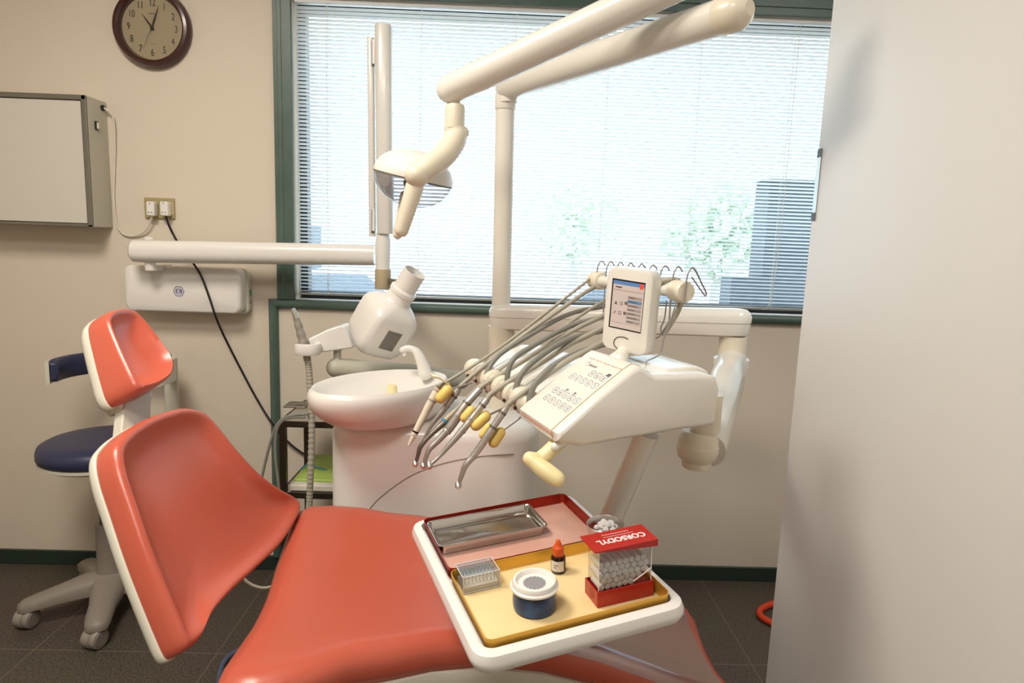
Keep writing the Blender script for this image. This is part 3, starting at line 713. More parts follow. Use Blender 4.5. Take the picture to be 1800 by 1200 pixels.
# body: side profile extruded across the console, main wide section near the camera
sec = [(-.018, -.004), (.028, -.016), (.10, -.010), (.225, .000), (.285, .002), (.295, .012), (.297, .07), (.288, .092), (.262, .100), (.16, .101), (.148, .106), (.136, .1155), (.122, .118), (.108, .110), (.05, .068), (-.006, .024), (-.020, .012)]
def prof_ring(ins, w):
    cx, cz = .14, .04
    out = []
    for i, (s_, h) in enumerate(sec):
        a = Vector(sec[i-1]); c_ = Vector(sec[(i+1) % len(sec)]); tn = (c_-a).normalized(); nn = Vector((-tn.y, tn.x))
        out.append(K(s_+nn.x*ins, w, h+nn.y*ins))
    return out
WM = .165
b = MB(); b.rings([prof_ring(.010, -.004), prof_ring(.0055, -.0015), prof_ring(.0025, .002), prof_ring(.0006, .007), prof_ring(0, .012), prof_ring(0, WM-.004), prof_ring(.004, WM)]); cbody = b.build('console_body', 'cream', t, angle=40)
# far section that carries the instrument holders
sec2 = [(-.004, -.004), (.04, -.012), (.2, .0), (.2, .07), (.12, .074), (.06, .05), (.0, .018)]
b = MB(); b.prism([K(s_, WM-.01, h) for s_, h in sec2], e2*.37); b.build('holder_bar', 'cream', t, bevel=.012)
for w_ in (.2, .262, .324, .386, .448, .51):
    b = MB(); b.lathe([(.016, -.026), (.024, -.024), (.0262, -.012), (.0262, .010), (.0245, .018), (.018, .021), (.012, .030)], K(.006, w_, .016), (e2*-1), 20)
    kb = b.build('hose_roller', 'cream2', t)
    b = MB(); b.lathe([(.0035, 0), (.0035, .004)], K(-.018, w_-.016, .008), -e1, 10); b.build('roller_pin', 'inkdk', kb)
# orange printed lines and keypad graphics on the sloping top
sl = (Vector((.108, .110))-Vector((-.006, .024))); slen = sl.length; sl.normalize()
ku = e1*sl.x+e3*sl.y; kn = -e1*sl.y+e3*sl.x
def KP(u, w, d=.0006): return K(-.006, w, .024)+ku*u+kn*d     # u up the slope
b = MB(); pr = rrect(.118, .122, .008, 4, .076, .078)
b.rings([[KP(u, w, d) for u, w in pr] for d in (.0, .0009)]); kp = part(b.build('keypad', 'paper', t), 'flat printed key sheet')
def kline(b, pts, wd=.0008, d=.0012, closed=False):
    P_ = [Vector(p) for p in pts]
    if closed: P_.append(P_[0])
    for i in range(len(P_)-1):
        a, c_ = P_[i], P_[i+1]; dd = (c_-a); L = dd.length
        if L < 1e-6: continue
        n = Vector((-dd.y, dd.x))/L*wd/2; dd = dd/L*wd/2
        b.add([KP(*(a-dd+n), d), KP(*(a-dd-n), d), KP(*(c_+dd-n), d), KP(*(c_+dd+n), d)], [(0,1,2,3)])
b = MB(); rnd = random.Random(5)
for iu in range(5):
    for iw in range(5):
        u, w_ = .028+iu*.0205, .034+iw*.0215
        if 1 <= iu <= 2 and 1 <= iw <= 3 and iw != 2+0*iu: pass
        if iu == 2 and 1 <= iw <= 3: continue
        if iu == 4 and iw in (3, 4): continue
        kline(b, [(u+x, w_+y) for x, y in rrect(.0130, .0155, .004, 2)], .0008, closed=True)
        k = rnd.randrange(4)
        if k == 0: kline(b, [(u-.003, w_-.002), (u+.003, w_+.002)], .0012)
        elif k == 1: kline(b, [(u-.002, w_-.003), (u-.002, w_+.003), (u+.003, w_+.001)], .0011)
        elif k == 2: kline(b, [(u-.003, w_), (u+.002, w_)], .0022)
        else: kline(b, [(u+.002*math.cos(a), w_+.002*math.sin(a)) for a in (0, 1.2, 2.4, 3.6, 4.8)], .0010, closed=True)
b.build('key_outline', 'inkblue', kp)
b = MB()
for (u, w_, du, dw) in ((.062, .060, -.6, -.8), (.062, .090, -.6, .8), (.070, .067, .6, -.8), (.070, .083, .6, .8)):
    b.add([KP(u, w_+.003, .0013), KP(u, w_-.003, .0013), KP(u+.0065*(1 if du > 0 else -1), w_, .0013)], [(0,1,2)])
    kline(b, [(u+.007*math.cos(a), w_+.007*math.sin(a)) for a in [k*PI/6 for k in range(12)]], .0006, closed=True)
b.build('arrow_key', 'inkdk', kp)
b = MB()
kline(b, [(.125, .125), (.131, .122), (.131, .116), (.125, .113), (.120, .116)], .0008)
for i in range(8): kline(b, [(.1235, .110-i*.0035), (.1275-.0015*(i % 2), .1085-i*.0035)], .0016)
for i in range(4): kline(b, [(.117, .036-i*.003), (.122, .0345-i*.003)], .0022)
b.build('printed_word', 'ink', kp)
b = MB()
for i in range(26):
    if i % 6 != 5: kline(b, [(.1395, .135-i*.0046), (.1405-.001*(i % 3), .1325-i*.0046)], .0011)
b.build('orange_lettering', 'inkred', kp)
b = MB()
for i in range(30): 
    w_ = .008+i*.0048
    b.add([K(-.0215, w_, .006), K(-.0215, w_+.0032, .006), K(-.0212, w_+.0032, .0095-.001*(i % 3)), K(-.0212, w_, .0095-.001*(i % 3))], [(0,1,2,3)])
b.build('front_lettering', 'inkred', cbody)
# shallow seam around the near cheek
b = MB(); b.tube([p for p in prof_ring(-.0004, .016)][9:17]+[prof_ring(-.0004, .016)[0]], .0009, 6); b.build('cheek_seam', 'beige', cbody)
# rear joint hood and ball joint under it
b = MB(); kc = CL(knob)
hood = [(.215, .104), (.27, .106), (.292, .098), (.306, .078), (.309, .03), (.298, .022), (.285, .022)]
b.prism([K(s_, .03, h) for s_, h in [(.2, .02)]+[(.2, .102)]+hood], e2*.14); b.build('rear_hood', 'cream', t, bevel=.012)
km = 1.21/F
kp0 = Vector((knob.x, knob.y, U(1226, 757, knob.y).z))
b = MB(); b.tube([kp0+Vector((.012, 0, .075)), kp0+Vector((.012, 0, .0))], 27*km, 28); b.build('joint_sleeve', 'cream2', t)
zz = kp0.z
b = MB(); b.lathe([(25*km, zz-70*km), (27*km, zz-66*km), (27*km, zz-58*km), (35*km, zz-50*km), (38.5*km, zz-38*km), (38.5*km, zz-28*km), (37*km, zz-26*km), (36*km, zz-14*km), (32*km, zz-3*km), (28*km, zz)], (knob.x, knob.y, 0), (0, 0, 1), 36); b.build('ball_joint', 'cream2', t)
# handle under the front edge
hd0 = CU(985, 772, .03); 
pts = [CU(x, y, w_) for x, y, w_ in ((988, 770, .04), (972, 787, .04), (950, 806, .04), (936, 808, .038))]
b = MB(); b.tube(spline(pts, 5), [.013]*16, 16, round_ends=True); hb_ = part(b.build('handle', 'paleyel', t), 'pale yellow handle')
pts = [CU(932, 806, .04), CU(955, 824, .022), CU(979, 841, .004)]
b = MB(); b.tube(spline(pts, 5), [.0125, .0125, .0128, .0135, .014, .0145, .0148, .0148, .0145, .014, .0135], 18, round_ends=True); b.build('grip', 'paleyel', hb_)
b = MB(); p = CU(984, 776, .015); b.tube([p+e1*.008, p-e1*.008+e3*-.008], .008, 12, round_ends=True); b.build('grip_hook', 'cream', hb_)
# touch display
R_d = Euler(tuple(math.radians(a) for a in (3.5, 4.3, -41.7)), 'XYZ').to_matrix()
sc = .806
So = O+(Vector((.26, 1.526, 1.198))-O)*sc
dx, dy, dz = R_d.col[0], R_d.col[1], R_d.col[2]
sw, sh = .0868*sc, .1158*sc
def DS(u, v, d=0): return So+dx*u+dz*v+dy*d
b = MB(); x0, x1, y0, y1 = -.013, sw+.014, -.042, sh+.021
dm = [((x0+x1)/2+x, (y0+y1)/2+y) for x, y in rrect(x1-x0, y1-y0, .016, 6)]
def dr(ins, d): return [DS((x0+x1)/2+(x-(x0+x1)/2)*(1-ins/.045), (y0+y1)/2+(y-(y0+y1)/2)*(1-ins/.08), d) for x, y in dm]
b.rings([dr(.004, -.0015), dr(.0012, -.0005), dr(0, .003), dr(.0, .030), dr(.003, .035), dr(.010, .038)]); dsp = b.build('display_housing', 'cream', t, angle=50)
def dquad(b, u0, v0, u1, v1, d): b.add([DS(u0, v0, d), DS(u1, v0, d), DS(u1, v1, d), DS(u0, v1, d)], [(0,1,2,3)])
def scr_mat(name, col, e=.55):
    m = mat(name, col, .25); bs = m.node_tree.nodes['Principled BSDF']; bs.inputs['Emission Color'].default_value = rgb(*col); bs.inputs['Emission Strength'].default_value = e*.5; M[name] = m
for nm, c_ in (('lcd pale', (190,176,168)), ('lcd blue', (84,124,176)), ('lcd dark', (72,62,58)), ('lcd grey', (150,138,132)), ('lcd red', (226,70,44)), ('lcd mid', (88,128,160))): scr_mat(nm, c_)
b = MB(); dquad(b, 0, 0, sw, sh, -.0017); b.build('screen_bezel', 'black', dsp)
b = MB(); dquad(b, .003, .0025, sw-.001, sh-.003, -.0020); scn = part(b.build('screen', 'lcd pale', dsp), 'lit touch screen with icons')
b = MB(); dquad(b, .003, sh-.0095, sw-.001, sh-.003, -.0023); b.build('title_bar', 'lcd blue', scn)
b = MB(); dquad(b, .003, sh-.0205, sw-.001, sh-.0195, -.0023); dquad(b, .003, .012, sw-.001, .0126, -.0023)
for i in range(7):
    yy = sh-.031-i*.0075
    if i == 1: continue
    dquad(b, sw*.52, yy-.0026, sw-.004, yy+.0026, -.0023)
b.build('menu_row', 'lcd grey', scn)
b = MB(); dquad(b, sw*.52, sh-.0415, sw-.004, sh-.0355, -.0024); b.build('menu_highlight', 'lcd mid', scn)
b = MB(); dquad(b, sw-.0105, sh-.0125, sw-.0035, sh-.003, -.0026); b.build('corner_flag', 'lcd red', scn)
b = MB()
for i in range(7):
    yy = sh-.031-i*.0075; dquad(b, sw*.56, yy-.0005, sw*(.74+.05*(i % 3)), yy+.0005, -.0027)
dquad(b, .009, sh-.0155, .022, sh-.0135, -.0026)
for k, (u, v) in enumerate(((.012, .049), (.024, .049), (.034, .051), (.011, .031), (.022, .031), (.033, .032))):
    s_ = .0028
    if k == 0: dquad(b, u-.001, v-s_, u+.001, v+s_, -.0026); dquad(b, u-s_, v-s_, u+s_, v-s_+.0015, -.0026)
    elif k == 3: b.add([DS(u-s_, v-s_, -.0026), DS(u-s_+.0014, v-s_, -.0026), DS(u+s_, v+s_, -.0026), DS(u+s_-.0014, v+s_, -.0026)], [(0,1,2,3)])
    elif k in (2, 5): 
        for q in range(3): dquad(b, u-s_, v-s_+q*.002, u+s_, v-s_+q*.002+.0012, -.0026)
        dquad(b, u-s_, v-s_, u-s_+.001, v+s_, -.0026)
    else:
        dquad(b, u-s_, v-s_, u+s_, v-s_+.0007, -.0026); dquad(b, u-s_, v+s_-.0007, u+s_, v+s_, -.0026); dquad(b, u-s_, v-s_, u-s_+.0007, v+s_, -.0026); dquad(b, u+s_-.0007, v-s_, u+s_, v+s_, -.0026)
b.build('icon', 'lcd dark', scn)
b = MB(); b.tube(spline([DS(sw*.40, -.040, -.0018), DS(sw*.24, -.033, -.0018), DS(sw*.22, -.024, -.0018), DS(sw*.32, -.016, -.0018), DS(sw*.5, -.0135, -.0018), DS(sw*.64, -.0155, -.0018)], 5), .0009, 6); b.build('cable_groove', 'inkdk', dsp)
stb = CU(1096, 637, .11); dc = DS(sw*.45, -.04, .016)
b = MB(); b.tube([K(.15, .11, .098), K(.15, .11, .104), lerp(K(.15, .11, .106), dc, .5), dc], [.022, .02, .013, .014], 20); b.build('display_stalk', 'cream', t)
# hose rail behind the display with wire hooks
rs_, rz = .264, .236
b = MB(); b.tube([K(rs_, .10, rz), K(rs_, .42, rz)], .013, 20); b.build('hose_rail', 'cream', t)
for w_ in (.085, .10, .30, .405, .425):
    b = MB(); b.lathe([(.016, -.012), (.020, -.010), (.0205, .006), (.018, .011), (.010, .012)] , K(rs_, w_, rz), (e2*-1), 24); b.build('rail_roller', 'cream2', t)
for i in range(9):
    w_ = .07+i*.043
    if i == 0: o_, lean = K(rs_+.002, .075, rz), 1
    b = MB(); c_ = K(rs_-.006, w_, rz)
    loop = [c_+e1*.0-e3*(.07 if i % 3 == 1 else .02), c_-e3*.012, c_+e3*.028+e1*.002, c_+e3*.042+e1*.008, c_+e3*.044+e1*.014, c_+e3*.036+e1*.022]
    if i == 0: loop += [c_+e3*.018+e1*.034, c_+e3*.0+e1*.046, c_-e3*.006+e1*.045, c_+e3*.002+e1*.036, c_+e3*.028+e1*.012]
    b.tube(spline(loop, 6), .0017, 7); b.build('wire_hook', 'wire', t)
for (xa_, ya_, xm, ym, xb_, yb_, w_) in ((1192, 520, 1180, 560, 1160, 622, .09), (1172, 528, 1168, 560, 1160, 590, .12)):
    b = MB(); b.tube(spline([CU(xa_, ya_, w_), CU(xm, ym, w_), CU((xm+xb_)/2-2, (ym+yb_)/2, w_), CU(xb_, yb_, w_), CU(xb_-22, yb_+12, w_), CU(xb_-24, yb_+24, w_)], 6), .0014, 7); b.build('wire_arm', 'wire', t)
# holder rods and yellow pads
def pads(pairs, rod, w_):
    for (xa_, ya_, xb_, yb_, r) in pairs:
        b = MB(); b.tube([CU(xa_, ya_, w_-.004), CU(xb_, yb_, w_-.004)], r, 14, round_ends=True); b.build('holder_pad', 'yellow', t)
    b = MB(); b.tube([CU(x, y, w_) for x, y in rod], .0022, 8); b.build('holder_rod', 'wire', t)
pads([(868, 777, 879, 760, .0105)], [(876, 762), (905, 741), (921, 728)], .20)
pads([(849, 764, 858, 751, .008)], [(853, 757), (866, 752)], .225)
pads([(837, 747, 853, 732, .0115)], [(850, 734), (866, 726), (892, 714)], .27)
pads([(818, 734, 828, 722, .0105)], [(823, 727), (838, 718)], .30)
pads([(775, 699, 786, 686, .0125)], [(786, 686), (830, 672)], .42)
b = MB(); pts = spline([CU(x, y, .43) for x, y in ((759, 660), (768, 662), (780, 669), (789, 677), (796, 687))], 4)
b.rings([[p+e2*d+e3*h for d, h in ((-.016, -.002), (.016, -.002), (.016, .002), (-.016, .002))] for p in pts]); part(b.build('holder_arch', 'paleyel', t), 'curved pale yellow holder')
# tray bracket under the console
br0 = CU(1142, 766, .09)
b = MB(); b.prism([K(.165, .05, -.004), K(.235, .05, .0), K(.235, .05, -.012), K(.225, .05, -.02), K(.165, .05, -.014)], e2*.08); b.build('under_bracket', 'cream', t, bevel=.006)

# ------------------------------------------------------------------ instruments with hoses
def instrument(label, w_, body, hose, m_body, hose_r=.0042, head=None, rings=(), ret=None, coupler=None, tipmat=None):
    px, py, rr = zip(*body)
    pts = [CU(x, y, w_) for x, y, r in body]
    t = thing('dental_handpiece', label, 'dental handpiece', tuple(pts[len(pts)//2]), 'instruments hanging on the console')
    ns = 5; sp = spline(pts, ns); R_ = []
    for i in range(len(sp)):
        a = min(i/ns, len(rr)-1.0001); k = int(a); R_.append(lerp(rr[k], rr[k+1], a-k))
    b = MB(); b.tube(sp, R_, 18); b.build('body', m_body, t)
    for q, rad, m_ in rings:
        i = int(q*(len(sp)-1)); i = max(1, min(len(sp)-2, i)); d = (sp[i+1]-sp[i-1]).normalized()
        b = MB(); b.tube([sp[i]-d*.0025, sp[i]-d*.002, sp[i]+d*.002, sp[i]+d*.0025], [rad, rad*1.08, rad*1.08, rad], 18); b.build('ring', m_, t)
    if head:
        d = (sp[-1]-sp[-3]).normalized(); hn = (Vector((0, 0, -1))*.6+e1*-.2+e2*-.75).normalized() if head == 'turbine' else d
        c_ = sp[-1]+d*.003
        b = MB(); b.lathe([(.003, -.0075), (.0055, -.0065), (.0062, -.002), (.0062, .003), (.0045, .0065), (.002, .007)], c_, hn, 20); b.build('head', 'chrome', t)
    # hose
    hp = [pts[0]]+[CU(x, y, ww) for x, y, ww in hose]
    b = MB(); b.tube(spline(hp, 6), hose_r, 12); b.build('hose', 'hose', t)
    if ret:
        b = MB(); b.tube(spline([CU(x, y, ww) for x, y, ww in ret], 6), hose_r*1.05, 12); b.build('return_hose', 'hosedk', t)
    if coupler:
        d = (hp[1]-hp[0]).normalized(); b = MB(); b.tube([hp[0]-d*.002, hp[0]+d*.012, hp[0]+d*.026], [hose_r*1.5, hose_r*1.5, hose_r*1.1], 14); b.build('hose_collar', coupler, t)
    return t
instrument('steel turbine handpiece nearest the camera, held alone by the lowest yellow pads', .19,
    [(889, 718, .0066), (882, 728, .0068), (872, 743, .0066), (858, 764, .0072), (842, 788, .0068), (831, 803, .0062), (818, 818, .0056), (812, 834, .0046), (806.5, 850, .0036)],
    [(896, 708, .19), (930, 683, .18), (966, 655, .17), (1004, 630, .17), (1040, 612, .18), (1075, 590, .20), (1105, 540, .2), (1150, 500, .15), (1188, 492, .12), (1200, 512, .115), (1192, 545, .12), (1165, 590, .13)],
    'chrome', .0056, 'turbine', [(.12, .007, 'chromedk'), (.3, .0072, 'chromedk'), (.42, .0075, 'alu'), (.62, .0066, 'alu')],
    ret=[(1064, 604, .22), (1010, 622, .19), (968, 646, .17), (940, 676, .165), (930, 706, .165), (930, 728, .168), (938, 738, .172)])
instrument('steel straight handpiece, second from the camera, lying between two yellow pads', .27,
    [(856, 702, .0068), (848, 712, .0070), (836, 727, .0066), (822, 745, .0074), (806, 764, .0068), (790, 782, .0055), (774, 800, .0040), (757, 816, .0034)],
    [(864, 692, .27), (896, 670, .26), (924, 654, .26), (960, 632, .26), (1000, 606, .26), (1040, 586, .26), (1085, 560, .26), (1120, 520, .26)],
    'chrome', .0056, 'turbine', [(.15, .0074, 'chromedk'), (.38, .0076, 'alu'), (.52, .0074, 'alu')],
    ret=[(1062, 580, .28), (1000, 596, .26), (950, 626, .24), (918, 656, .23), (905, 690, .228), (906, 712, .232), (914, 720, .235)])
instrument('thick steel micromotor handpiece with grey grip, third from the camera', .335,
    [(843, 684, .0078), (832, 696, .0080), (818, 712, .0084), (804, 732, .0098), (789, 753, .0098), (784, 759, .0078), (768, 776, .0066), (755, 789, .0054), (749, 803, .0044), (745, 815, .0038)],
    [(850, 677, .335), (880, 658, .33), (920, 634, .33), (970, 602, .32), (1020, 574, .31), (1064, 552, .31), (1100, 520, .31)],
    'chrome', .0052, 'turbine', [(.2, .0090, 'chromedk'), (.35, .0098, 'alu'), (.55, .0092, 'alu')],
    ret=[(1062, 556, .33), (1000, 574, .32), (940, 606, .31), (904, 630, .30), (892, 660, .296), (894, 690, .30), (900, 704, .305)])
instrument('dark bronze handpiece with blue ring and brown sleeve, fourth from the camera', .36,
    [(784, 738, .0062), (778, 745, .0066), (770, 752, .0060), (752, 769, .0050), (739, 785, .0050), (735, 799, .0042), (731, 812, .0036)],
    [(800, 722, .36), (840, 681, .37), (880, 648, .38), (930, 614, .38), (985, 578, .38), (1030, 548, .38), (1066, 526, .39)],
    'chromedk', .0040, 'turbine', [(.02, .0072, 'bluec')], coupler='beige')
instrument('slim steel scaler handpiece tapering to a thin tip, fifth from the camera', .43,
    [(806, 684, .0072), (799, 694, .0076), (790, 706, .0070), (776, 724, .0066), (762, 742, .0050), (752, 758, .0036), (743, 774, .0022)],
    [(812, 676, .43), (840, 652, .43), (880, 620, .43), (930, 582, .42), (990, 540, .41), (1035, 510, .41), (1064, 497, .41)],
    'chrome', .0050, None, [(.2, .0082, 'chromedk'), (.4, .0076, 'alu')],
    ret=[(1064, 538, .43), (1000, 552, .42), (930, 590, .41), (880, 622, .40), (858, 650, .39), (852, 672, .39), (858, 688, .39)])
t6 = instrument('beige air and water syringe with grey collar, the one farthest from the camera', .45,
    [(774, 679, .0092), (766, 692, .0098), (758, 706, .0092), (752, 717, .0088), (744, 733, .0082), (735, 750, .0076), (728, 764, .0068)],
    [(780, 673, .45), (800, 662, .45), (860, 624, .45), (920, 580, .44), (988, 528, .43), (1024, 500, .42), (1046, 485, .42), (1066, 479, .41)],
    'cream2', .0036, None, [(.02, .0094, 'hose'), (.12, .0098, 'hose'), (.3, .0096, 'hose'), (.96, .0068, 'black')])
b = MB(); b.tube([CU(727.5, 766, .45), CU(722, 776, .45), CU(718.5, 783, .45)], [.006, .0042, .0028], 14); b.build('nozzle', 'cream2', t6)

# ------------------------------------------------------------------ suction hose in the assistant holder
t = thing('suction_hose', 'grey suction tip and ribbed hose hanging from the white assistant holder', 'suction hose', tuple(hcn))
pts = spline([U(x, y, GY-.09) for x, y in ((537, 613), (533, 600), (527, 580), (521, 560))], 5)
b = MB(); b.tube(pts, [lerp(.017, .0105, i/15)+.0012*math.sin(i*1.7) for i in range(16)], 16); b.build('grip', 'grey', t)
pts = [U(x, y, GY-.09) for x, y in ((521, 560), (518, 551), (514, 542))]
b = MB(); b.tube(pts, [.0095, .0088, .0072], 14); b.build('tip', 'chrome', t)
pts = spline([U(540, 628, GY-.09), U(543, 650, GY-.09), U(546, 700, GY-.10), U(548, 760, GY-.11), U(546, 830, GY-.12), U(544, 880, GY-.12), U(543, 905, GY-.12), U(545, 940, GY-.1), U(560, 985, GY-.05)], 30)
b = MB(); b.tube(pts, [.0098 if (i//2) % 2 else .0112 for i in range(len(pts))], 14); b.build('ribbed_hose', 'hose', t, angle=80)
b = MB(); b.tube([U(539, 622, GY-.09), U(540.5, 634, GY-.09)], [.012, .0115], 16); b.build('hose_cuff', 'grey', t)
t = thing('aspirator_tube', 'pair of thin grey aspirator tubes drooping over the metal trolley corner', 'tube', tuple(U(490, 740, 2.08)))
for pl_ in (((542, 727), (520, 729), (500, 734), (486, 748), (476, 775), (468, 805), (459, 845), (452, 880)), ((536, 733), (510, 734), (494, 742), (485, 762), (484, 800), (489, 845), (492, 880), (494, 905))):
    b = MB(); b.tube(spline([U(x, y, 2.08) for x, y in pl_], 6), .0045, 10); b.build('tube', 'hosedk', t)

# ------------------------------------------------------------------ metal trolley
T0, T1 = 2.16, 2.46
tx0_, tx1_ = U(490, 760, T0).x, U(490, 760, T0).x+.36
z1_, z2_ = U(520, 741, T0).z, U(520, 866, T0).z
t = thing('metal_trolley', 'dark steel two shelf trolley standing between the chair and dental unit', 'trolley', ((tx0_+tx1_)/2, (T0+T1)/2, 0))
for x in (tx0_, tx1_-.022):
    for y in (T0, T1-.022):
        b = MB(); b.box2((x, y, .05), (x+.022, y+.022, z1_-.004)); b.build('leg', 'trolley', t, bevel=.002)
        b = MB(); b.lathe([(.012, -.01), (.025, -.009), (.025, .009), (.012, .01)], (x+.011, y+.011, .0255), (1, 0, 0), 18); b.tube([(x+.011, y+.011, .03), (x+.011, y+.011, .055)], .008, 10); b.build('caster', 'black', t)
for z in (z1_, z2_, .16):
    b = MB(); b.box2((tx0_+.004, T0+.002, z-.006), (tx1_-.004, T1-.002, z)); sh_ = b.build('shelf', 'chrome', t)
    b = MB(); b.box2((tx0_, T0-.001, z-.02), (tx1_, T0+.003, z+.002)); b.box2((tx0_, T1-.003, z-.02), (tx1_, T1+.001, z+.002)); b.box2((tx0_-.001, T0, z-.02), (tx0_+.003, T1, z+.002)); b.box2((tx1_-.003, T0, z-.02), (tx1_+.001, T1, z+.002)); b.build('rim', 'trolley', sh_, bevel=.001)
p0 = U(515, 727, T1-.1); p0.z = z1_+.006; p1 = U(534, 708, T1-.09)
t2 = thing('steel_instrument', 'dark flat steel instrument propped up on top of the metal trolley', 'instrument', tuple(p0))
b = MB(); d_ = (p1-p0); sd = Vector((.012, .004, 0)); b.prism([p0-sd, p0+sd, p1+sd*.7, p1-sd*.7], (0, .004, .002)); b.build('blade', 'chromedk', t2, bevel=.001)
b = MB(); b.box2((p0.x-.03, p0.y-.02, z1_), (p0.x+.05, p0.y+.06, z1_+.006)); b.build('foot', 'chromedk', t2, bevel=.002)
# packet and blue band on the shelf
g0 = U(508, 858, T0+.04)
t = thing('packet', 'lime green flat packet with white border on the trolley lower shelf', 'packet', (g0.x, T0+.15, z2_))
z2_ += .001
gx0, gx1 = tx0_+.03, tx0_+.27
b = MB(); b.box2((gx0, T0+.012, z2_), (gx1, T0+.05, z2_+.022)); b.build('white_border', 'paper', t, bevel=.004)
b = MB(); b.prism([(gx0, T0+.05, z2_), (gx0, T0+.05, z2_+.03), (gx0+.02, T1-.06, z2_+.06), (gx0+.02, T1-.04, z2_)], (gx1-gx0-.02, 0, 0)); b.build('wrapper', 'greenpk', t, bevel=.006)
t = thing('blue_band', 'blue silicone band lying curled on the lime green packet', 'band', (gx0+.06, T0+.14, z2_+.09))
by = T0+.12
b = MB(); b.tube(spline([U(x, y, by+k*.0) for k, (x, y) in enumerate(((575, 826), (555, 820), (545, 816), (531, 822), (530, 832), (545, 838), (560, 842), (578, 848)))], 6), .003, 8); b.build('band', 'bluec', t)
# ================================================================== dental chair
HX, HZ, HYC = -.515, .68, 1.31
t = thing('dental_chair', 'orange red reclining dental chair with ivory shell and padded headrest', 'dental chair', (-.1, HYC, 0))
CH_ = t
bd = Vector((-.19, 0, .305)).normalized(); bn = Vector((.305, 0, .19)).normalized(); by_ = Vector((0, 1, 0))
BP = Vector((HX, HYC, HZ))
def outline(px, P, n_=5):
    return spline_closed([UP(x, y, P, bn) for x, y in px], n_)
def cushion(name, pl, cx, prof, m, parent, dirn=bn, dish=None):
    """rings: (scale, height) around centre cx ; dish adds a hollow"""
    b = MB(); rs = []
    for s_, h in prof: rs.append([cx+(p-cx)*s_+dirn*h for p in pl])
    b.rings(rs); return b.build(name, m, parent, angle=70)
bpx = [(190, 776), (178, 798), (183, 840), (204, 905), (231, 985), (260, 1060), (284, 1118), (300, 1152), (312, 1156), (332, 1138), (352, 1096), (392, 1050), (436, 1010), (484, 962), (512, 918), (518, 898), (510, 884), (478, 866), (440, 838), (402, 798), (370, 758), (348, 734), (328, 724), (300, 722), (252, 736), (214, 756)]
ol = outline(bpx, BP)
cx = sum(ol, Vector())/len(ol)
cushion('backrest_cushion', ol, cx, [(.965, -.022), (.98, -.016), (.985, -.004), (.983, .010), (.975, .020), (.955, .027), (.93, .029), (.90, .026), (.86, .019), (.80, .011), (.7, .005), (.5, .001), (.25, .0), (.04, .0)], 'orange', t)
cushion('backrest_shell', ol, cx+bd*-.004, [(.8, -.050), (.94, -.040), (.975, -.033), (.99, -.026), (.992, -.018), (.985, -.015)], 'shell', t)
# headrest
HRP = BP+bn*.0
hpx = [(162, 575), (168, 557), (184, 549), (204, 548), (221, 556), (239, 580), (257, 612), (271, 640), (275, 662), (268, 684), (250, 699), (232, 708), (215, 713), (204, 714), (193, 698), (184, 668), (173, 626)]
hp_ = BP+bn*-.02
hol = spline_closed([UP(x, y, hp_, bn) for x, y in hpx], 5)
hcx = sum(hol, Vector())/len(hol)
b = MB(); rs = []
zmin = min((p-hcx).dot(bd) for p in hol); zmax = max((p-hcx).dot(bd) for p in hol)
for s_, h in [(.93, -.02), (.95, -.015), (.955, 0), (.945, .014), (.93, .024), (.90, .031), (.86, .032), (.80, .026), (.70, .016), (.5, .006), (.25, .002), (.04, .0)]:
    ring = []
    for p in hol:
        q = hcx+(p-hcx)*s_; k = ((q-hcx).dot(bd)-zmin)/(zmax-zmin)
        lat = abs((q-hcx).dot(by_))
        bulge = .034*max(0, 1-k)**1.2*(1 if h > -.02 else 0)
        ring.append(q+bn*(h+bulge*(max(0, (h+.03))/.07 if s_ > .8 else .75)))
    rs.append(ring)
b.rings(rs); b.build('headrest_cushion', 'orange', t, angle=70)
cushion('headrest_shell', hol, hcx, [(.7, -.045), (.88, -.038), (.945, -.030), (.962, -.023), (.964, -.016), (.955, -.014)], 'shell', t)
# post between backrest and headrest
pa = UP(236, 700, BP-bn*.035, bn); pb2 = UP(232, 752, BP-bn*.035, bn)
wv = by_*.055
b = MB(); b.prism([pa-wv-bn*.012, pa+wv-bn*.012, pa+wv+bn*.012, pa-wv+bn*.012], (pb2-pa)); b.build('headrest_post', 'viewbox', t, bevel=.004)
b = MB(); pc_ = lerp(pa, pb2, .12); b.prism([pc_-wv*1.12-bn*.025+bd*.02, pc_+wv*1.12-bn*.025+bd*.02, pc_+wv*1.12+bn*.010+bd*.02, pc_-wv*1.12+bn*.010+bd*.02], bd*-.028); b.build('post_collar', 'shell', t, bevel=.006)
# seat lofted along X
def sx_z(x): 
    k = max(0, (x-.0)/.48); return HZ+.004 - .155*k**1.5
SE = .492
stations = [(-.535, .80, -.055), (-.54, .90, -.03), (-.53, .97, -.010), (-.50, .99, 0), (-.44, 1, 0), (-.36, 1, 0), (-.28, 1, 0), (-.2, 1, 0), (-.1, 1, 0), (0, 1, 0), (.1, 1, 0), (.2, 1, 0), (.28, 1, 0), (.34, 1, 0), (.40, .97, 0), (.44, .90, -.001), (.47, .78, -.004), (.485, .64, -.012), (.490, .5, -.03), (.486, .42, -.055)]
KN = [(-.55, .385), (-.46, .39), (-.38, .352), (-.25, .288), (-.1, .248), (.05, .224), (.2, .218), (.34, .218), (.5, .205)]
KF = [(-.55, .35), (-.46, .37), (-.38, .362), (-.25, .325), (-.1, .29), (.05, .268), (.2, .245), (.34, .226), (.5, .205)]
def hw(x, ks=KN):
    for (a, p), (c_, q) in zip(ks, ks[1:]):
        if x <= c_:
            u = (x-a)/(c_-a); u = u*u*(3-2*u); return lerp(p, q, u)
    return ks[-1][1]
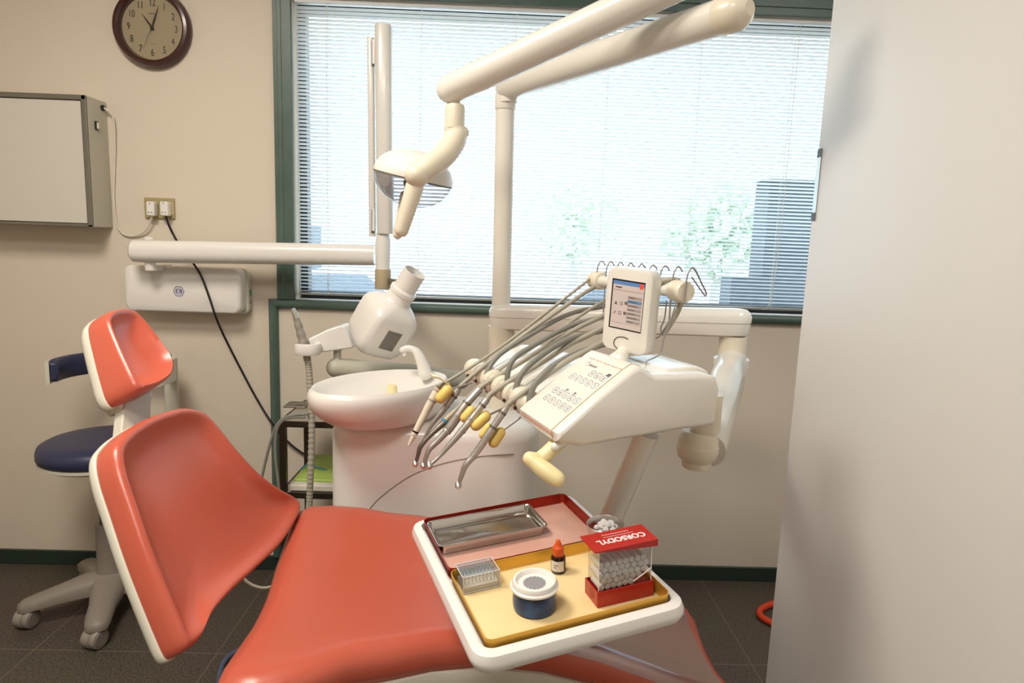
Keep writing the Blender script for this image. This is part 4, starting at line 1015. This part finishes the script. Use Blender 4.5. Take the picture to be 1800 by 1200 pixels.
csec = [(-.93, -.062), (-.985, -.056), (-1.0, -.04), (-.995, -.022), (-.97, -.008), (-.92, .002), (-.86, .005), (-.77, .001), (-.5, -.009), (-.25, -.014), (0, -.015)]
csec = csec+[(-v, h) for v, h in csec[-2::-1]]
def seat_ring(st, grow=1.0, dh=0, sec_=csec, zmul=1):
    x, k, zo = st; out = []
    for v, h in sec_:
        xx = x
        xe = -.515+.040*(1-v)+.014*math.exp(-((v+.32)/.42)**2)
        if x < -.1: xx = -.1+(x+.1)*(-.1-xe)/.44
        out.append(Vector((xx, HYC+v*hw(x, KF if v > 0 else KN)*k*grow, sx_z(x)+dh+(h*zmul if zo > -.02 else min(h, 0)*.6)+zo)))
    return out
b = MB(); b.rings([seat_ring(s_) for s_ in stations]); seat = b.build('seat_cushion', 'orange', t, angle=70)
# ivory shell under the seat
shs = [(-.9, -.155), (-1.0, -.10), (-1.01, -.072), (-1.0, -.060), (-.97, -.058), (0, -.058)]
shs = shs+[(-v, h) for v, h in shs[-2::-1]]
b = MB(); b.rings([seat_ring((x, k, 0), 1.0, 0, shs) for x, k, zo in stations if -.50 <= x <= .47]); b.build('seat_shell', 'shell', t, angle=60)
# lift column and floor plate
b = MB(); b.rings([[(x, y, z) for x, y in rrect(w_, d_, .06, 6, -.15, HYC)] for w_, d_, z in ((.44, .30, .05), (.42, .28, .3), (.46, .32, .56))]); b.build('lift_column', 'shell', t)
b = MB(); b.rings([[(x, y, z) for x, y in rrect(w_, d_, .12, 6, -.08, HYC)] for w_, d_, z in ((.9, .44, 0), (.9, .44, .03), (.86, .40, .05))]); b.build('floor_plate', 'shell', t)
b = MB(); b.box((HX+.07, HYC+.10, HZ-.085), (.07, .16, .06)); b.build('backrest_hinge', 'black', t, bevel=.01)
# clear foil over the leg rest
fst = [s_ for s_ in stations if s_[0] >= .0]
def foil_ring(st, a, c_):
    secf = [(v, h) for v, h in csec if a <= v <= c_]
    r = seat_ring(st, 1.004, .0025, secf); return r
b = MB(); b.rings([foil_ring(s_, -.99, .99) for s_ in ((.07, 1, 0), (.12, 1, 0), (.2, 1, 0), (.28, 1, 0), (.34, 1, 0), (.40, .97, 0), (.44, .90, -.001), (.462, .82, -.003))], False, False, False)
fo = b.build('foot_foil', 'foil', t, angle=70); part(fo, 'clear plastic film over the foot end')
# ------------------------------------------------------------------ floor cords near the chair
t = thing('floor_cable', 'white cable curving under the chair backrest joint', 'cable', tuple(U(450, 1028, 1.75)))
b = MB(); b.tube(spline([U(x, y, 1.7) for x, y in ((424, 1008), (432, 1020), (446, 1029), (466, 1033), (484, 1026), (492, 1010))], 6), .004, 8); b.build('cable', 'cable_w', t)
q = UZ(400, 1168, .012)
t = thing('pedal_hose', 'blue grey hose loop on the floor beside the seat corner', 'hose', tuple(q))
b = MB(); b.tube(spline([UZ(x, y, .012) for x, y in ((384, 1215), (386, 1190), (391, 1169), (403, 1153), (422, 1143), (446, 1146), (470, 1172))], 6), .009, 10); b.build('hose', mat('blue grey rubber', (86, 96, 122), .45), t)
q = UZ(1345, 1080, .02)
t = thing('orange_tube', 'orange bent tube lying on the dark floor by the white partition', 'tube', tuple(q))
b = MB(); b.tube(spline([UZ(x, y, .013) for x, y in ((1440, 1010), (1400, 1036), (1370, 1056), (1345, 1066), (1335, 1075), (1340, 1085), (1356, 1094), (1385, 1108), (1430, 1126))], 8), .0125, 14); b.build('tube', 'orhose', t)

# ------------------------------------------------------------------ stool
sc_ = UZ(193, 1012, .09); sX, sY = sc_.x+.0, 2.22
sX, sY = -1.40, 2.29
sz = U(120, 808, sY-.1).z
t = thing('operator_stool', 'navy operator stool with curved backrest bar on a taupe castor base', 'stool', (sX, sY, 0))
b = MB(); r = (sX-U(64, 800, sY).x)*.84
b.lathe([(r*.5, -.028), (r*.95, -.024), (r*1.0, -.012), (r*1.0, .01), (r*.97, .026), (r*.88, .036), (r*.6, .04), (r*.1, .04)], (sX, sY, sz+.012), (0, 0, 1), 48); b.build('seat', 'navy', t, angle=70)
b = MB(); b.lathe([(r*.4, -.035), (r*.9, -.03), (r*.985, -.02), (r*.985, -.01)], (sX, sY, sz+.0), (0, 0, 1), 48); b.build('seat_pan', 'shell', t)
zc = U(190, 920, sY).z
b = MB(); b.lathe([(.028, zc-.02), (.028, sz-.03)], (sX, sY, 0), (0, 0, 1), 24); b.build('piston', 'chromedk', t)
b = MB(); b.lathe([(.065, .10), (.05, .13), (.044, .2), (.042, zc), (.03, zc+.004)], (sX, sY, 0), (0, 0, 1), 28); b.build('column', 'taupe', t)
# star base
rb_ = .30
b = MB(); b.lathe([(.075, .085), (.08, .12), (.06, .14), (.045, .15)], (sX, sY, 0), (0, 0, 1), 28)
base_ang = [math.radians(a) for a in (211, 290, 358, 67, 139)]
for a in base_ang:
    u = Vector((math.cos(a), math.sin(a), 0)); v = Vector((-u.y, u.x, 0)); o = Vector((sX, sY, 0))
    rs = []
    for s_, w_, z0, z1 in ((.02, .062, .085, .150), (.08, .052, .082, .142), (.16, .040, .075, .122), (.235, .038, .066, .104), (.265, .033, .062, .096), (.282, .018, .064, .085)):
        rs.append([o+u*s_+v*w_*c_+Vector((0, 0, z)) for c_, z in ((-1, z0), (-1, lerp(z0, z1, .6)), (-.6, z1-.004), (0, z1), (.6, z1-.004), (1, lerp(z0, z1, .6)), (1, z0))])
    b.rings(rs)
b.build('star_base', 'taupe', t, angle=60)
for i, a in enumerate(base_ang):
    u = Vector((math.cos(a), math.sin(a), 0)); o = Vector((sX, sY, 0))+u*.25
    wa = a+(.9, -.6, .5, .3, -.4)[i]; wu = Vector((math.cos(wa), math.sin(wa), 0)); wn = Vector((-wu.y, wu.x, 0))
    b = MB(); b.tube([o+Vector((0, 0, .05)), o+Vector((0, 0, .07))], .009, 10)
    cc_ = o+wu*.012
    for sd in (-1, 1): b.lathe([(.012, .004), (.031, .005), (.033, .009), (.033, .024), (.031, .027), (.012, .028)], cc_+Vector((0, 0, .033)), wn*sd, 24)
    b.tube([cc_+Vector((0, 0, .033))-wn*.006, cc_+Vector((0, 0, .033))+wn*.006], .034, 20)
    cs = b.build('caster', 'casterw', t)
    for sd in (-1, 1):
        b = MB(); b.lathe([(.026, .0275), (.025, .030), (.004, .0305)], cc_+Vector((0, 0, .033)), wn*sd, 24); b.build('wheel_cap', 'taupe', cs)
# backrest bar around the back
zb = U(130, 645, sY+.05).z; bh_ = .040
b = MB(); arc = []
rs = []
for k in range(25):
    a = math.radians(206-k*232/24*1.0); u = Vector((math.cos(a), math.sin(a), 0))
    rr = r*.93; c_ = Vector((sX+.03, sY+.03, zb))+u*rr
    e_ = 1 if 0 < k < 24 else .75
    rs.append([c_+u*(x)+Vector((0, 0, z*e_)) for x, z in ((-.018, -bh_), (.0, -bh_*1.03), (.0, bh_*1.03), (-.018, bh_), (-.026, bh_*.6), (-.028, 0), (-.026, -bh_*.6))])
b.rings(rs); b.build('backrest_bar', 'navy', t, angle=60, bevel=.006)
b = MB(); rs = []
for k in range(25):
    a = math.radians(206-k*232/24*1.0); u = Vector((math.cos(a), math.sin(a), 0)); c_ = Vector((sX+.03, sY+.03, zb))+u*(r*.93)
    rs.append([c_+u*x+Vector((0, 0, z)) for x, z in ((.0, -bh_*1.05), (.012, -bh_*1.1), (.012, bh_*.9), (.0, bh_*1.0))])
b.rings(rs); b.build('backrest_shell', 'shell', t)
aa = math.radians(52); pu = Vector((math.cos(aa), math.sin(aa), 0))
pp_ = Vector((sX+.03, sY+.03, 0))+pu*(r*.93+.012)
b = MB(); b.rings([[pp_+Vector((x, y, z)) for x, y in rrect(.05, .02, .008, 4)] for z in (sz-.02, zb+.02)]); b.build('back_post', 'shell', t)
b = MB(); b.prism([Vector((sX, sY, sz-.045))+Vector((-.02, 0, 0)), Vector((sX, sY, sz-.045))+Vector((.02, 0, 0)), pp_+Vector((.02, 0, sz-.045)), pp_+Vector((-.02, 0, sz-.045))], (0, 0, .012)); b.build('post_bracket', 'shell', t)

# ================================================================== instrument tray and what stands on it
ER = Euler(tuple(math.radians(a) for a in (2.15, -4.05, 19.57)), 'XYZ').to_matrix()
TX, TY, TZ = ER.col[0], ER.col[1], ER.col[2]
T0_ = Vector((-.003, .788, .868))
def TL(u, v, h=0): return T0_+TX*u+TY*v+TZ*h        # h = 0 is the rim plane of the trays
TH = .020                                            # tray depth
def TU(x, y, h=-TH+.0012):
    p = UP(x, y, T0_+TZ*h, TZ); q = p-T0_; return q.dot(TX), q.dot(TY)
W_, L_ = .284, .37
t = thing('tray_table', 'white rimmed instrument tray table carried on a slanting cream pole', 'tray table', tuple(TL(W_/2, L_/2, -.04)))
# rounded frame under the two trays, open rim on the near and left sides
def tray_ring(ins, h, r=.03, dw=0): return [TL(x, y, h) for x, y in rrect(W_+2*ins, L_+2*ins, r, 6, W_/2, L_/2)]
b = MB(); b.rings([tray_ring(.008, -.040, .024), tray_ring(.018, -.036, .028), tray_ring(.0215, -.028, .03), tray_ring(.0215, -.022, .03), tray_ring(.018, -.0125, .028), tray_ring(.010, -.009, .022), tray_ring(.004, -.010, .016), tray_ring(.002, -.0225, .014)]); b.build('tray_frame', 'white', t)
pole0, pole1 = U(1136, 764, 1.19), U(1076, 906, 1.235)
pd = (pole1-pole0).normalized(); pole2 = pole1+pd*.085
b = MB(); b.tube([pole0-pd*.005, pole1, pole2], 22/F*1.2, 24); pl_ = b.build('pole', 'cream', t)
und = TL(W_*.5, L_*.5, -.052)
b = MB(); b.tube(spline([pole2-pd*.02, pole2, lerp(pole2, und, .15)-Vector((0, 0, .012)), lerp(pole2, und, .6), und], 6), .018, 18, round_ends=True); b.build('under_arm', 'cream', t)
b = MB(); b.prism([TL(W_*.2, L_*.25, -.055), TL(W_*.8, L_*.25, -.055), TL(W_*.8, L_*.75, -.055), TL(W_*.2, L_*.75, -.055)], TZ*.018); b.build('support_plate', 'cream', t, bevel=.004)
def shallow(name, label, u0, v0, w_, d_, m_rim, m_floor, h0=-TH-.0005, dep=TH, cat='tray', r=.012):
    t = thing(name, label, cat, tuple(TL(u0+w_/2, v0+d_/2, h0)))
    def rg(ins, h, rr=r): return [TL(x, y, h) for x, y in rrect(w_-2*ins, d_-2*ins, max(rr-ins, .003), 6, u0+w_/2, v0+d_/2)]
    b = MB(); b.rings([rg(.003, h0), rg(.001, h0+.003), rg(0, h0+dep-.001), rg(.0, h0+dep), rg(.0012, h0+dep), rg(.0016, h0+dep-.002), rg(.0022, h0+.003), rg(.004, h0+.0012)], True, True, False); b.build('rim', m_rim, t)
    b = MB(); b.rings([rg(.004, h0+.0012), rg(.0045, h0+.00125)], True, False, True); b.build('floor', m_floor, t)
    return t
shallow('instrument_tray', 'gold anodised tray at the front of the white tray table', .0, .0, W_, .1835, 'gold', 'goldflat')
shallow('instrument_tray', 'red anodised tray at the back of the white tray table', .0, .1855, W_, .1835, 'red', 'redflat')
# steel dish in the red tray
su = [TU(x, y, -TH+.0012+.019) for x, y in ((747, 917), (929, 884), (966, 923), (772, 962))]
su0 = sum(p[0] for p in su)/4; sv0 = sum(p[1] for p in su)/4
dA = math.atan2((su[1][1]-su[0][1]+su[2][1]-su[3][1]), (su[1][0]-su[0][0]+su[2][0]-su[3][0]))
sw_ = (math.dist(su[0], su[1])+math.dist(su[3], su[2]))/2; sd_ = (math.dist(su[0], su[3])+math.dist(su[1], su[2]))/2
t = thing('steel_dish', 'empty rectangular stainless steel dish lying inside the red tray', 'dish', tuple(TL(su0, sv0, -TH+.0012)))
def sdr(ins, h, r=.010):
    out = []
    for x, y in rrect(sw_-2*ins, sd_-2*ins, max(r-ins*.3, .004), 6):
        out.append(TL(su0+x*math.cos(dA)-y*math.sin(dA), sv0+x*math.sin(dA)+y*math.cos(dA), -TH+.0012+h))
    return out
b = MB(); b.rings([sdr(.009, .0), sdr(.007, .001), sdr(.003, .0165), sdr(.0005, .018), sdr(.0, .0187), sdr(.0005, .0195), sdr(.002, .0195), sdr(.004, .0175), sdr(.008, .003), sdr(.0105, .0012)]); b.build('basin', mat('polished steel', (196,192,186), .16, 1), t)
def onT(u, v, h=0): return TL(u, v, -TH+.0012+h)
# ---- bur box
c4 = [TU(792, 1001), TU(879, 1030), TU(815, 1045)]
fl, fr_ = Vector(c4[2]), Vector(c4[1]); bl_ = Vector(TU(795, 1003))
bxd = (fr_-fl); bw_ = bxd.length; bxd.normalize(); byd = Vector((-bxd.y, bxd.x)); bdp = .040
def BB(x, y, h): p = fl+bxd*x+byd*y; return onT(p.x, p.y, h)
t = thing('bur_box', 'clear acrylic box of drill burs on the left of the gold tray', 'box', tuple(BB(bw_/2, bdp/2, 0)))
BZ = TZ
def bbox(b, x0, x1, y0, y1, h0, h1): b.prism([BB(x0, y0, h0), BB(x1, y0, h0), BB(x1, y1, h0), BB(x0, y1, h0)], TZ*(h1-h0))
b = MB(); bbox(b, .001, bw_-.001, .001, bdp-.001, 0, .010); b.build('bur_block', 'paper', t, bevel=.0015)
b = MB(); bbox(b, 0, bw_, 0, .0008, .0, .027); bbox(b, 0, bw_, bdp-.0008, bdp, .0, .027); bbox(b, 0, .0008, 0, bdp, .0, .027); bbox(b, bw_-.0008, bw_, 0, bdp, .0, .027); bbox(b, 0, bw_, 0, bdp, .027, .028); b.build('lid', 'clear', t)
b = MB()
for x0, y0, x1, y1, h in ((0, 0, bw_, 0, .028), (0, 0, 0, bdp, .028), (bw_, 0, bw_, bdp, .028), (0, bdp, bw_, bdp, .028), (0, 0, bw_, 0, .0012), (bw_, 0, bw_, bdp, .0012)): b.tube([BB(x0, y0, h), BB(x1, y1, h)], .0008, 6)
for x0, y0 in ((0, 0), (bw_, 0)): b.tube([BB(x0, y0, 0), BB(x0, y0, .028)], .0007, 6)
b.build('lid_edge', mat('milky acrylic edge', (214,208,210), .2), t)
bur0 = None; rnd = random.Random(3)
for row in range(3):
    for i in range(9):
        x = .006+i*(bw_-.012)/8; y = .010+row*.010; base = BB(x, y, .010)
        if bur0 is None or (row == 0 and i in (3, 6)):
            r0 = thing('dental_bur', 'x', 'bur', tuple(base), 'burs standing in the clear box')
            b = MB(); b.tube([base, base+TZ*.009], .0008, 8); b.build('shank', 'chrome', r0)
            b = MB(); b.tube([base+TZ*.009, base+TZ*.0105, base+TZ*.0135, base+TZ*.0142], [.0007, .0013, .0011, .0004], 8); b.build('tip', 'chromedk', r0)
            bur0 = r0; cur = r0
        else:
            cur = bur0.copy(); C.objects.link(cur); cur.location = base
            for ch in bur0.children:
                c_ = ch.copy(); C.objects.link(c_); c_.parent = cur
        cur['label'] = 'small steel drill bur standing in its block inside the clear acrylic box'
# ---- blue jar
jc = TU(940, 1066); jr = .0285*1.0
jl, jr_ = TU(902, 1052), TU(978, 1052); jr = math.dist(jl, jr_)/2*1.0
t = thing('blue_jar', 'round dark blue glass jar with white ring lid on the gold tray', 'jar', tuple(onT(*jc)))
o_ = onT(*jc)
b = MB(); b.lathe([(jr*.90, 0), (jr*.97, .002), (jr*1.0, .008), (jr*1.0, .016), (jr*.97, .026), (jr*.94, .034)], o_, TZ, 40); b.build('body', 'navypl', t)
b = MB(); b.lathe([(jr*1.0, .033), (jr*1.09, .0335), (jr*1.10, .0365), (jr*1.02, .038), (jr*1.0, .042), (jr*.96, .0445), (jr*.86, .0445), (jr*.78, .041), (jr*.74, .0385), (jr*.1, .0385)], o_, TZ, 48); ld = part(b.build('lid', 'white', t), 'white plastic ring lid')
b = MB(); n_ = 44
ax_, ay_ = TX, TY
b.rings([[o_+TZ*h+(ax_*math.cos(2*PI*k/n_)+ay_*math.sin(2*PI*k/n_))*(jr*(.50+.035*math.cos(2*PI*k/n_*16))) for k in range(n_)] for h in (.0385, .0392)]); part(b.build('gauze_insert', 'greyfelt', ld), 'grey scalloped gauze')
# ---- dropper bottle
bc = TU(981.5, 1003); o_ = onT(*bc); br_ = math.dist(TU(968.5, 998), TU(994.5, 998))/2
t = thing('dropper_bottle', 'small dark dropper bottle with orange cap on the gold tray', 'bottle', tuple(o_))
b = MB(); b.lathe([(br_*.9, 0), (br_, .002), (br_, .024), (br_*.9, .028), (br_*.6, .030)], o_, TZ, 28); b.build('body', 'brownglass', t)
b = MB(); b.lathe([(br_*.78, .029), (br_*.80, .030), (br_*.74, .042), (br_*.52, .045), (br_*.38, .049), (br_*.30, .053), (br_*.16, .0545)], o_, TZ, 28); b.build('cap', 'orangepl', t)
b = MB(); a0_ = math.atan2(-1, -.25)
rs = []
for h in (.005, .0225): rs.append([o_+TZ*h+(TX*math.cos(a0_+q)+TY*math.sin(a0_+q))*(br_*1.015) for q in [math.radians(-75+k*110/14) for k in range(15)]])
b.rings(rs, False, False, False); lb = b.build('label', 'paper', t)
b = MB()
for k in range(2):
    rs = []
    for h in (.015-k*.004, .0162-k*.004): rs.append([o_+TZ*h+(TX*math.cos(a0_+q)+TY*math.sin(a0_+q))*(br_*1.03) for q in [math.radians(-50+j*(40-14*k)/6) for j in range(7)]])
    b.rings(rs, False, False, False)
b.build('print_line', 'ink', lb)
# ---- cotton roll dispenser
f0, f1, f2 = Vector(TU(1050, 1069)), Vector(TU(1149, 1046)), Vector(TU(1020.5, 1043))
dxv = (f1-f0); dw_ = dxv.length; dxv.normalize(); dyv = Vector((-dxv.y, dxv.x)); dd_ = min(.05, (f2-f0).length)
def DD(x, y, h): p = f0+dxv*x+dyv*y; return onT(p.x, p.y, h)
DX, DYv = (TX*dxv.x+TY*dxv.y), (TX*dyv.x+TY*dyv.y)
t = thing('cotton_roll_dispenser', 'red and clear dispenser box of cotton rolls on the gold tray', 'dispenser', tuple(DD(dw_/2, dd_/2, 0)))
def dbox(b, x0, x1, y0, y1, h0, h1): b.prism([DD(x0, y0, h0), DD(x1, y0, h0), DD(x1, y1, h0), DD(x0, y1, h0)], TZ*(h1-h0))
HB = .025; HL = .086
b = MB(); dbox(b, 0, dw_, 0, .002, 0, HB); dbox(b, 0, dw_, dd_-.002, dd_, 0, HB); dbox(b, 0, .002, .002, dd_-.002, 0, HB); dbox(b, dw_-.002, dw_, .002, dd_-.002, 0, HB); dbox(b, .002, dw_-.002, .002, dd_-.002, 0, HB-.004); ba_ = b.build('base', 'redpl', t, bevel=.0008, bseg=2)
b = MB(); b.lathe([(.0085, 0), (.0075, -.0035), (.004, -.0045)], DD(-.0003, dd_*.45, HB*.55), (DX*-1), 20); b.build('dispensing_slot', 'red', ba_)
b = MB(); x0, x1, y0, y1 = .0035, dw_-.0035, .0035, dd_-.0035
dbox(b, x0, x1, y0, y0+.0008, HB-.003, HL); dbox(b, x0, x1, y1-.0008, y1, HB-.003, HL); dbox(b, x0, x0+.0008, y0, y1, HB-.003, HL); dbox(b, x1-.0008, x1, y0, y1, HB-.003, HL); bn_ = part(b.build('bin', 'clear', t), 'clear acrylic bin')
b = MB(); b.tube(spline([DD(x1-.001, y0-.0006, HB+.020), DD(x1-.014, y0-.0006, HB+.012), DD(x1-.03, y0-.0006, HB+.004)], 6), .0009, 6); b.tube([DD(x0, y0, HB), DD(x0, y0, HL)], .0008, 6); b.tube([DD(x1, y0, HB), DD(x1, y0, HL)], .0008, 6); b.build('bin_edge', 'inkwhite', bn_)
b = MB(); lx0, lx1, ly0, ly1 = -.007, dw_+.003, -.004, dd_+.003
b.prism([DD(lx0, ly0, HL+.004), DD(lx1, ly0, HL-.004), DD(lx1, ly0, HL+.0075), DD(lx0, ly0, HL+.0065)], DYv*(ly1-ly0)); lid = b.build('lid', 'redpl', t, bevel=.001, bseg=2)
lx = (DD(lx1, 0, HL+.0075)-DD(lx0, 0, HL+.0065)).normalized(); lz = lx.cross(DYv).normalized()
def lidm(x, y): return mtx4(lerp(DD(lx0, 0, HL+.0065), DD(lx1, 0, HL+.0075), x)+DYv*(y)+lz*.0002, -lx, -DYv, lz)
text_obj('CORSODYL', .0168, 'lettering', 'inkwhite', lidm(.52, dd_*.40), lid, .0003, sx=.88, bold=.0003)
b = MB()
for k in range(2):
    for i in range(16): 
        c_ = lidm(.30+.03*i*(.9 if k else 1), dd_*(.66+.15*k)).translation
        b.add([c_-lx*.0009-DYv*.0006, c_+lx*.0009-DYv*.0006, c_+lx*.0009+DYv*.0006, c_-lx*.0009+DYv*.0006], [(0,1,2,3)])
b.build('small_print', 'inkwhite', lid)
# cotton rolls
crd = .0098; rnd = random.Random(9); first = None; k_ = 0
nx = int((x1-x0-.002)/crd); rows = 5
for r_ in range(rows):
    for i in range(nx):
        xx = x0+.0012+crd*(.5+i)+(crd*.45 if r_ % 2 else 0)+rnd.uniform(-.0008, .0008)
        if xx > x1-crd*.5-.0008: continue
        hh = HB-.003+crd*(.5+r_*.9)+rnd.uniform(-.0006, .0006)
        if hh+crd*.5 > HL+.001: continue
        if r_ < 2 and xx > x1-.022+.011*r_: continue
        p = DD(xx, y0+.002+rnd.uniform(0, .0025), hh)
        if first is None:
            first = thing('cotton_roll', 'x', 'cotton roll', tuple(p), 'cotton rolls in the dispenser')
            b = MB(); L2 = (y1-y0)-.0065; b.lathe([(crd*.22, -.0004), (crd*.3, .0004), (crd*.44, 0), (crd*.49, .0012), (crd*.49, L2-.0012), (crd*.4, L2), (crd*.1, L2-.0006)], p, DYv, 14); b.build('roll', 'cotton', first)
            cur = first
        else:
            cur = first.copy(); C.objects.link(cur); cur.location = p
            for ch in first.children: c_ = ch.copy(); C.objects.link(c_); c_.parent = cur
        cur['label'] = 'white cotton roll packed with others inside the clear dispenser bin'
        k_ += 1
# ---- steel cup with cotton pellets behind the dispenser
cq = TU(1064, 944); o_ = onT(*cq); crr = math.dist(TU(1036, 920, .016), TU(1102, 920, .016))/2
t = thing('steel_cup', 'small round steel cup of cotton pellets behind the red dispenser', 'cup', tuple(o_))
b = MB(); chh = .026
b.lathe([(crr*.7, 0), (crr*.85, .002), (crr*.97, chh*.6), (crr*1.0, chh-.001), (crr*1.03, chh), (crr*1.0, chh+.0008), (crr*.96, chh-.001), (crr*.9, chh*.5), (crr*.7, .006), (crr*.1, .005)], o_, TZ, 40); b.build('bowl', 'chrome', t)
first = None
for i in range(14):
    a = i*2.4; q = .012*math.sqrt(i/13.0)*1.5; p = o_+TZ*(chh-.010+.008*(1-i/13)+.002*(i % 3))+TX*q*math.cos(a)+TY*q*math.sin(a)
    if first is None:
        first = thing('cotton_pellet', 'x', 'cotton pellet', tuple(p), 'cotton pellets in the steel cup')
        b = MB(); b.ell(p, (.0058, .0055, .005), None, 12, 8); b.v = [p+(q_-p)*(1+rnd.uniform(-.1, .1)) for q_ in b.v]; b.build('pellet', 'cotton', first); cur = first
    else:
        cur = first.copy(); C.objects.link(cur); cur.location = p
        for ch in first.children: c_ = ch.copy(); C.objects.link(c_); c_.parent = cur
    cur['label'] = 'small white cotton pellet in the round steel cup'

# ================================================================== daylight and camera
wd = bpy.data.worlds.new('sky'); bpy.context.scene.world = wd; wd.use_nodes = True
nt = wd.node_tree; bg = nt.nodes['Background']
tc = nt.nodes.new('ShaderNodeTexCoord'); sx = nt.nodes.new('ShaderNodeSeparateXYZ'); cr = nt.nodes.new('ShaderNodeValToRGB')
nt.links.new(tc.outputs['Generated'], sx.inputs[0]); nt.links.new(sx.outputs['Z'], cr.inputs['Fac'])
cr.color_ramp.elements[0].position = 0; cr.color_ramp.elements[0].color = (.93, .97, 1, 1)
cr.color_ramp.elements[1].position = .6; cr.color_ramp.elements[1].color = (.66, .82, 1, 1)
nt.links.new(cr.outputs['Color'], bg.inputs['Color']); bg.inputs['Strength'].default_value = SKY
sl_ = bpy.data.lights.new('sun', 'SUN'); sl_.energy = SUN; sl_.angle = math.radians(3); sl_.color = (1, .96, .9)
so_ = bpy.data.objects.new('sun', sl_); C.objects.link(so_); so_.rotation_euler = (math.radians(6), math.radians(-34), 0)
cam = bpy.data.cameras.new('camera'); cam.sensor_width = 36; cam.lens = F*36/1800; cam.clip_start = .02; cam.clip_end = 200
co = bpy.data.objects.new('camera', cam); C.objects.link(co)
m = frame3(CR, -CD, -CF).to_4x4(); m.translation = O; co.matrix_world = m
sc_n = bpy.context.scene; sc_n.camera = co
sc_n.view_settings.view_transform = 'Standard'; sc_n.view_settings.look = 'None'; sc_n.view_settings.gamma = 1; sc_n.view_settings.exposure = EXPO
sc_n.view_settings.use_curve_mapping = False
sc_n.cycles.max_bounces = 10; sc_n.cycles.transparent_max_bounces = 16; sc_n.cycles.caustics_reflective = False
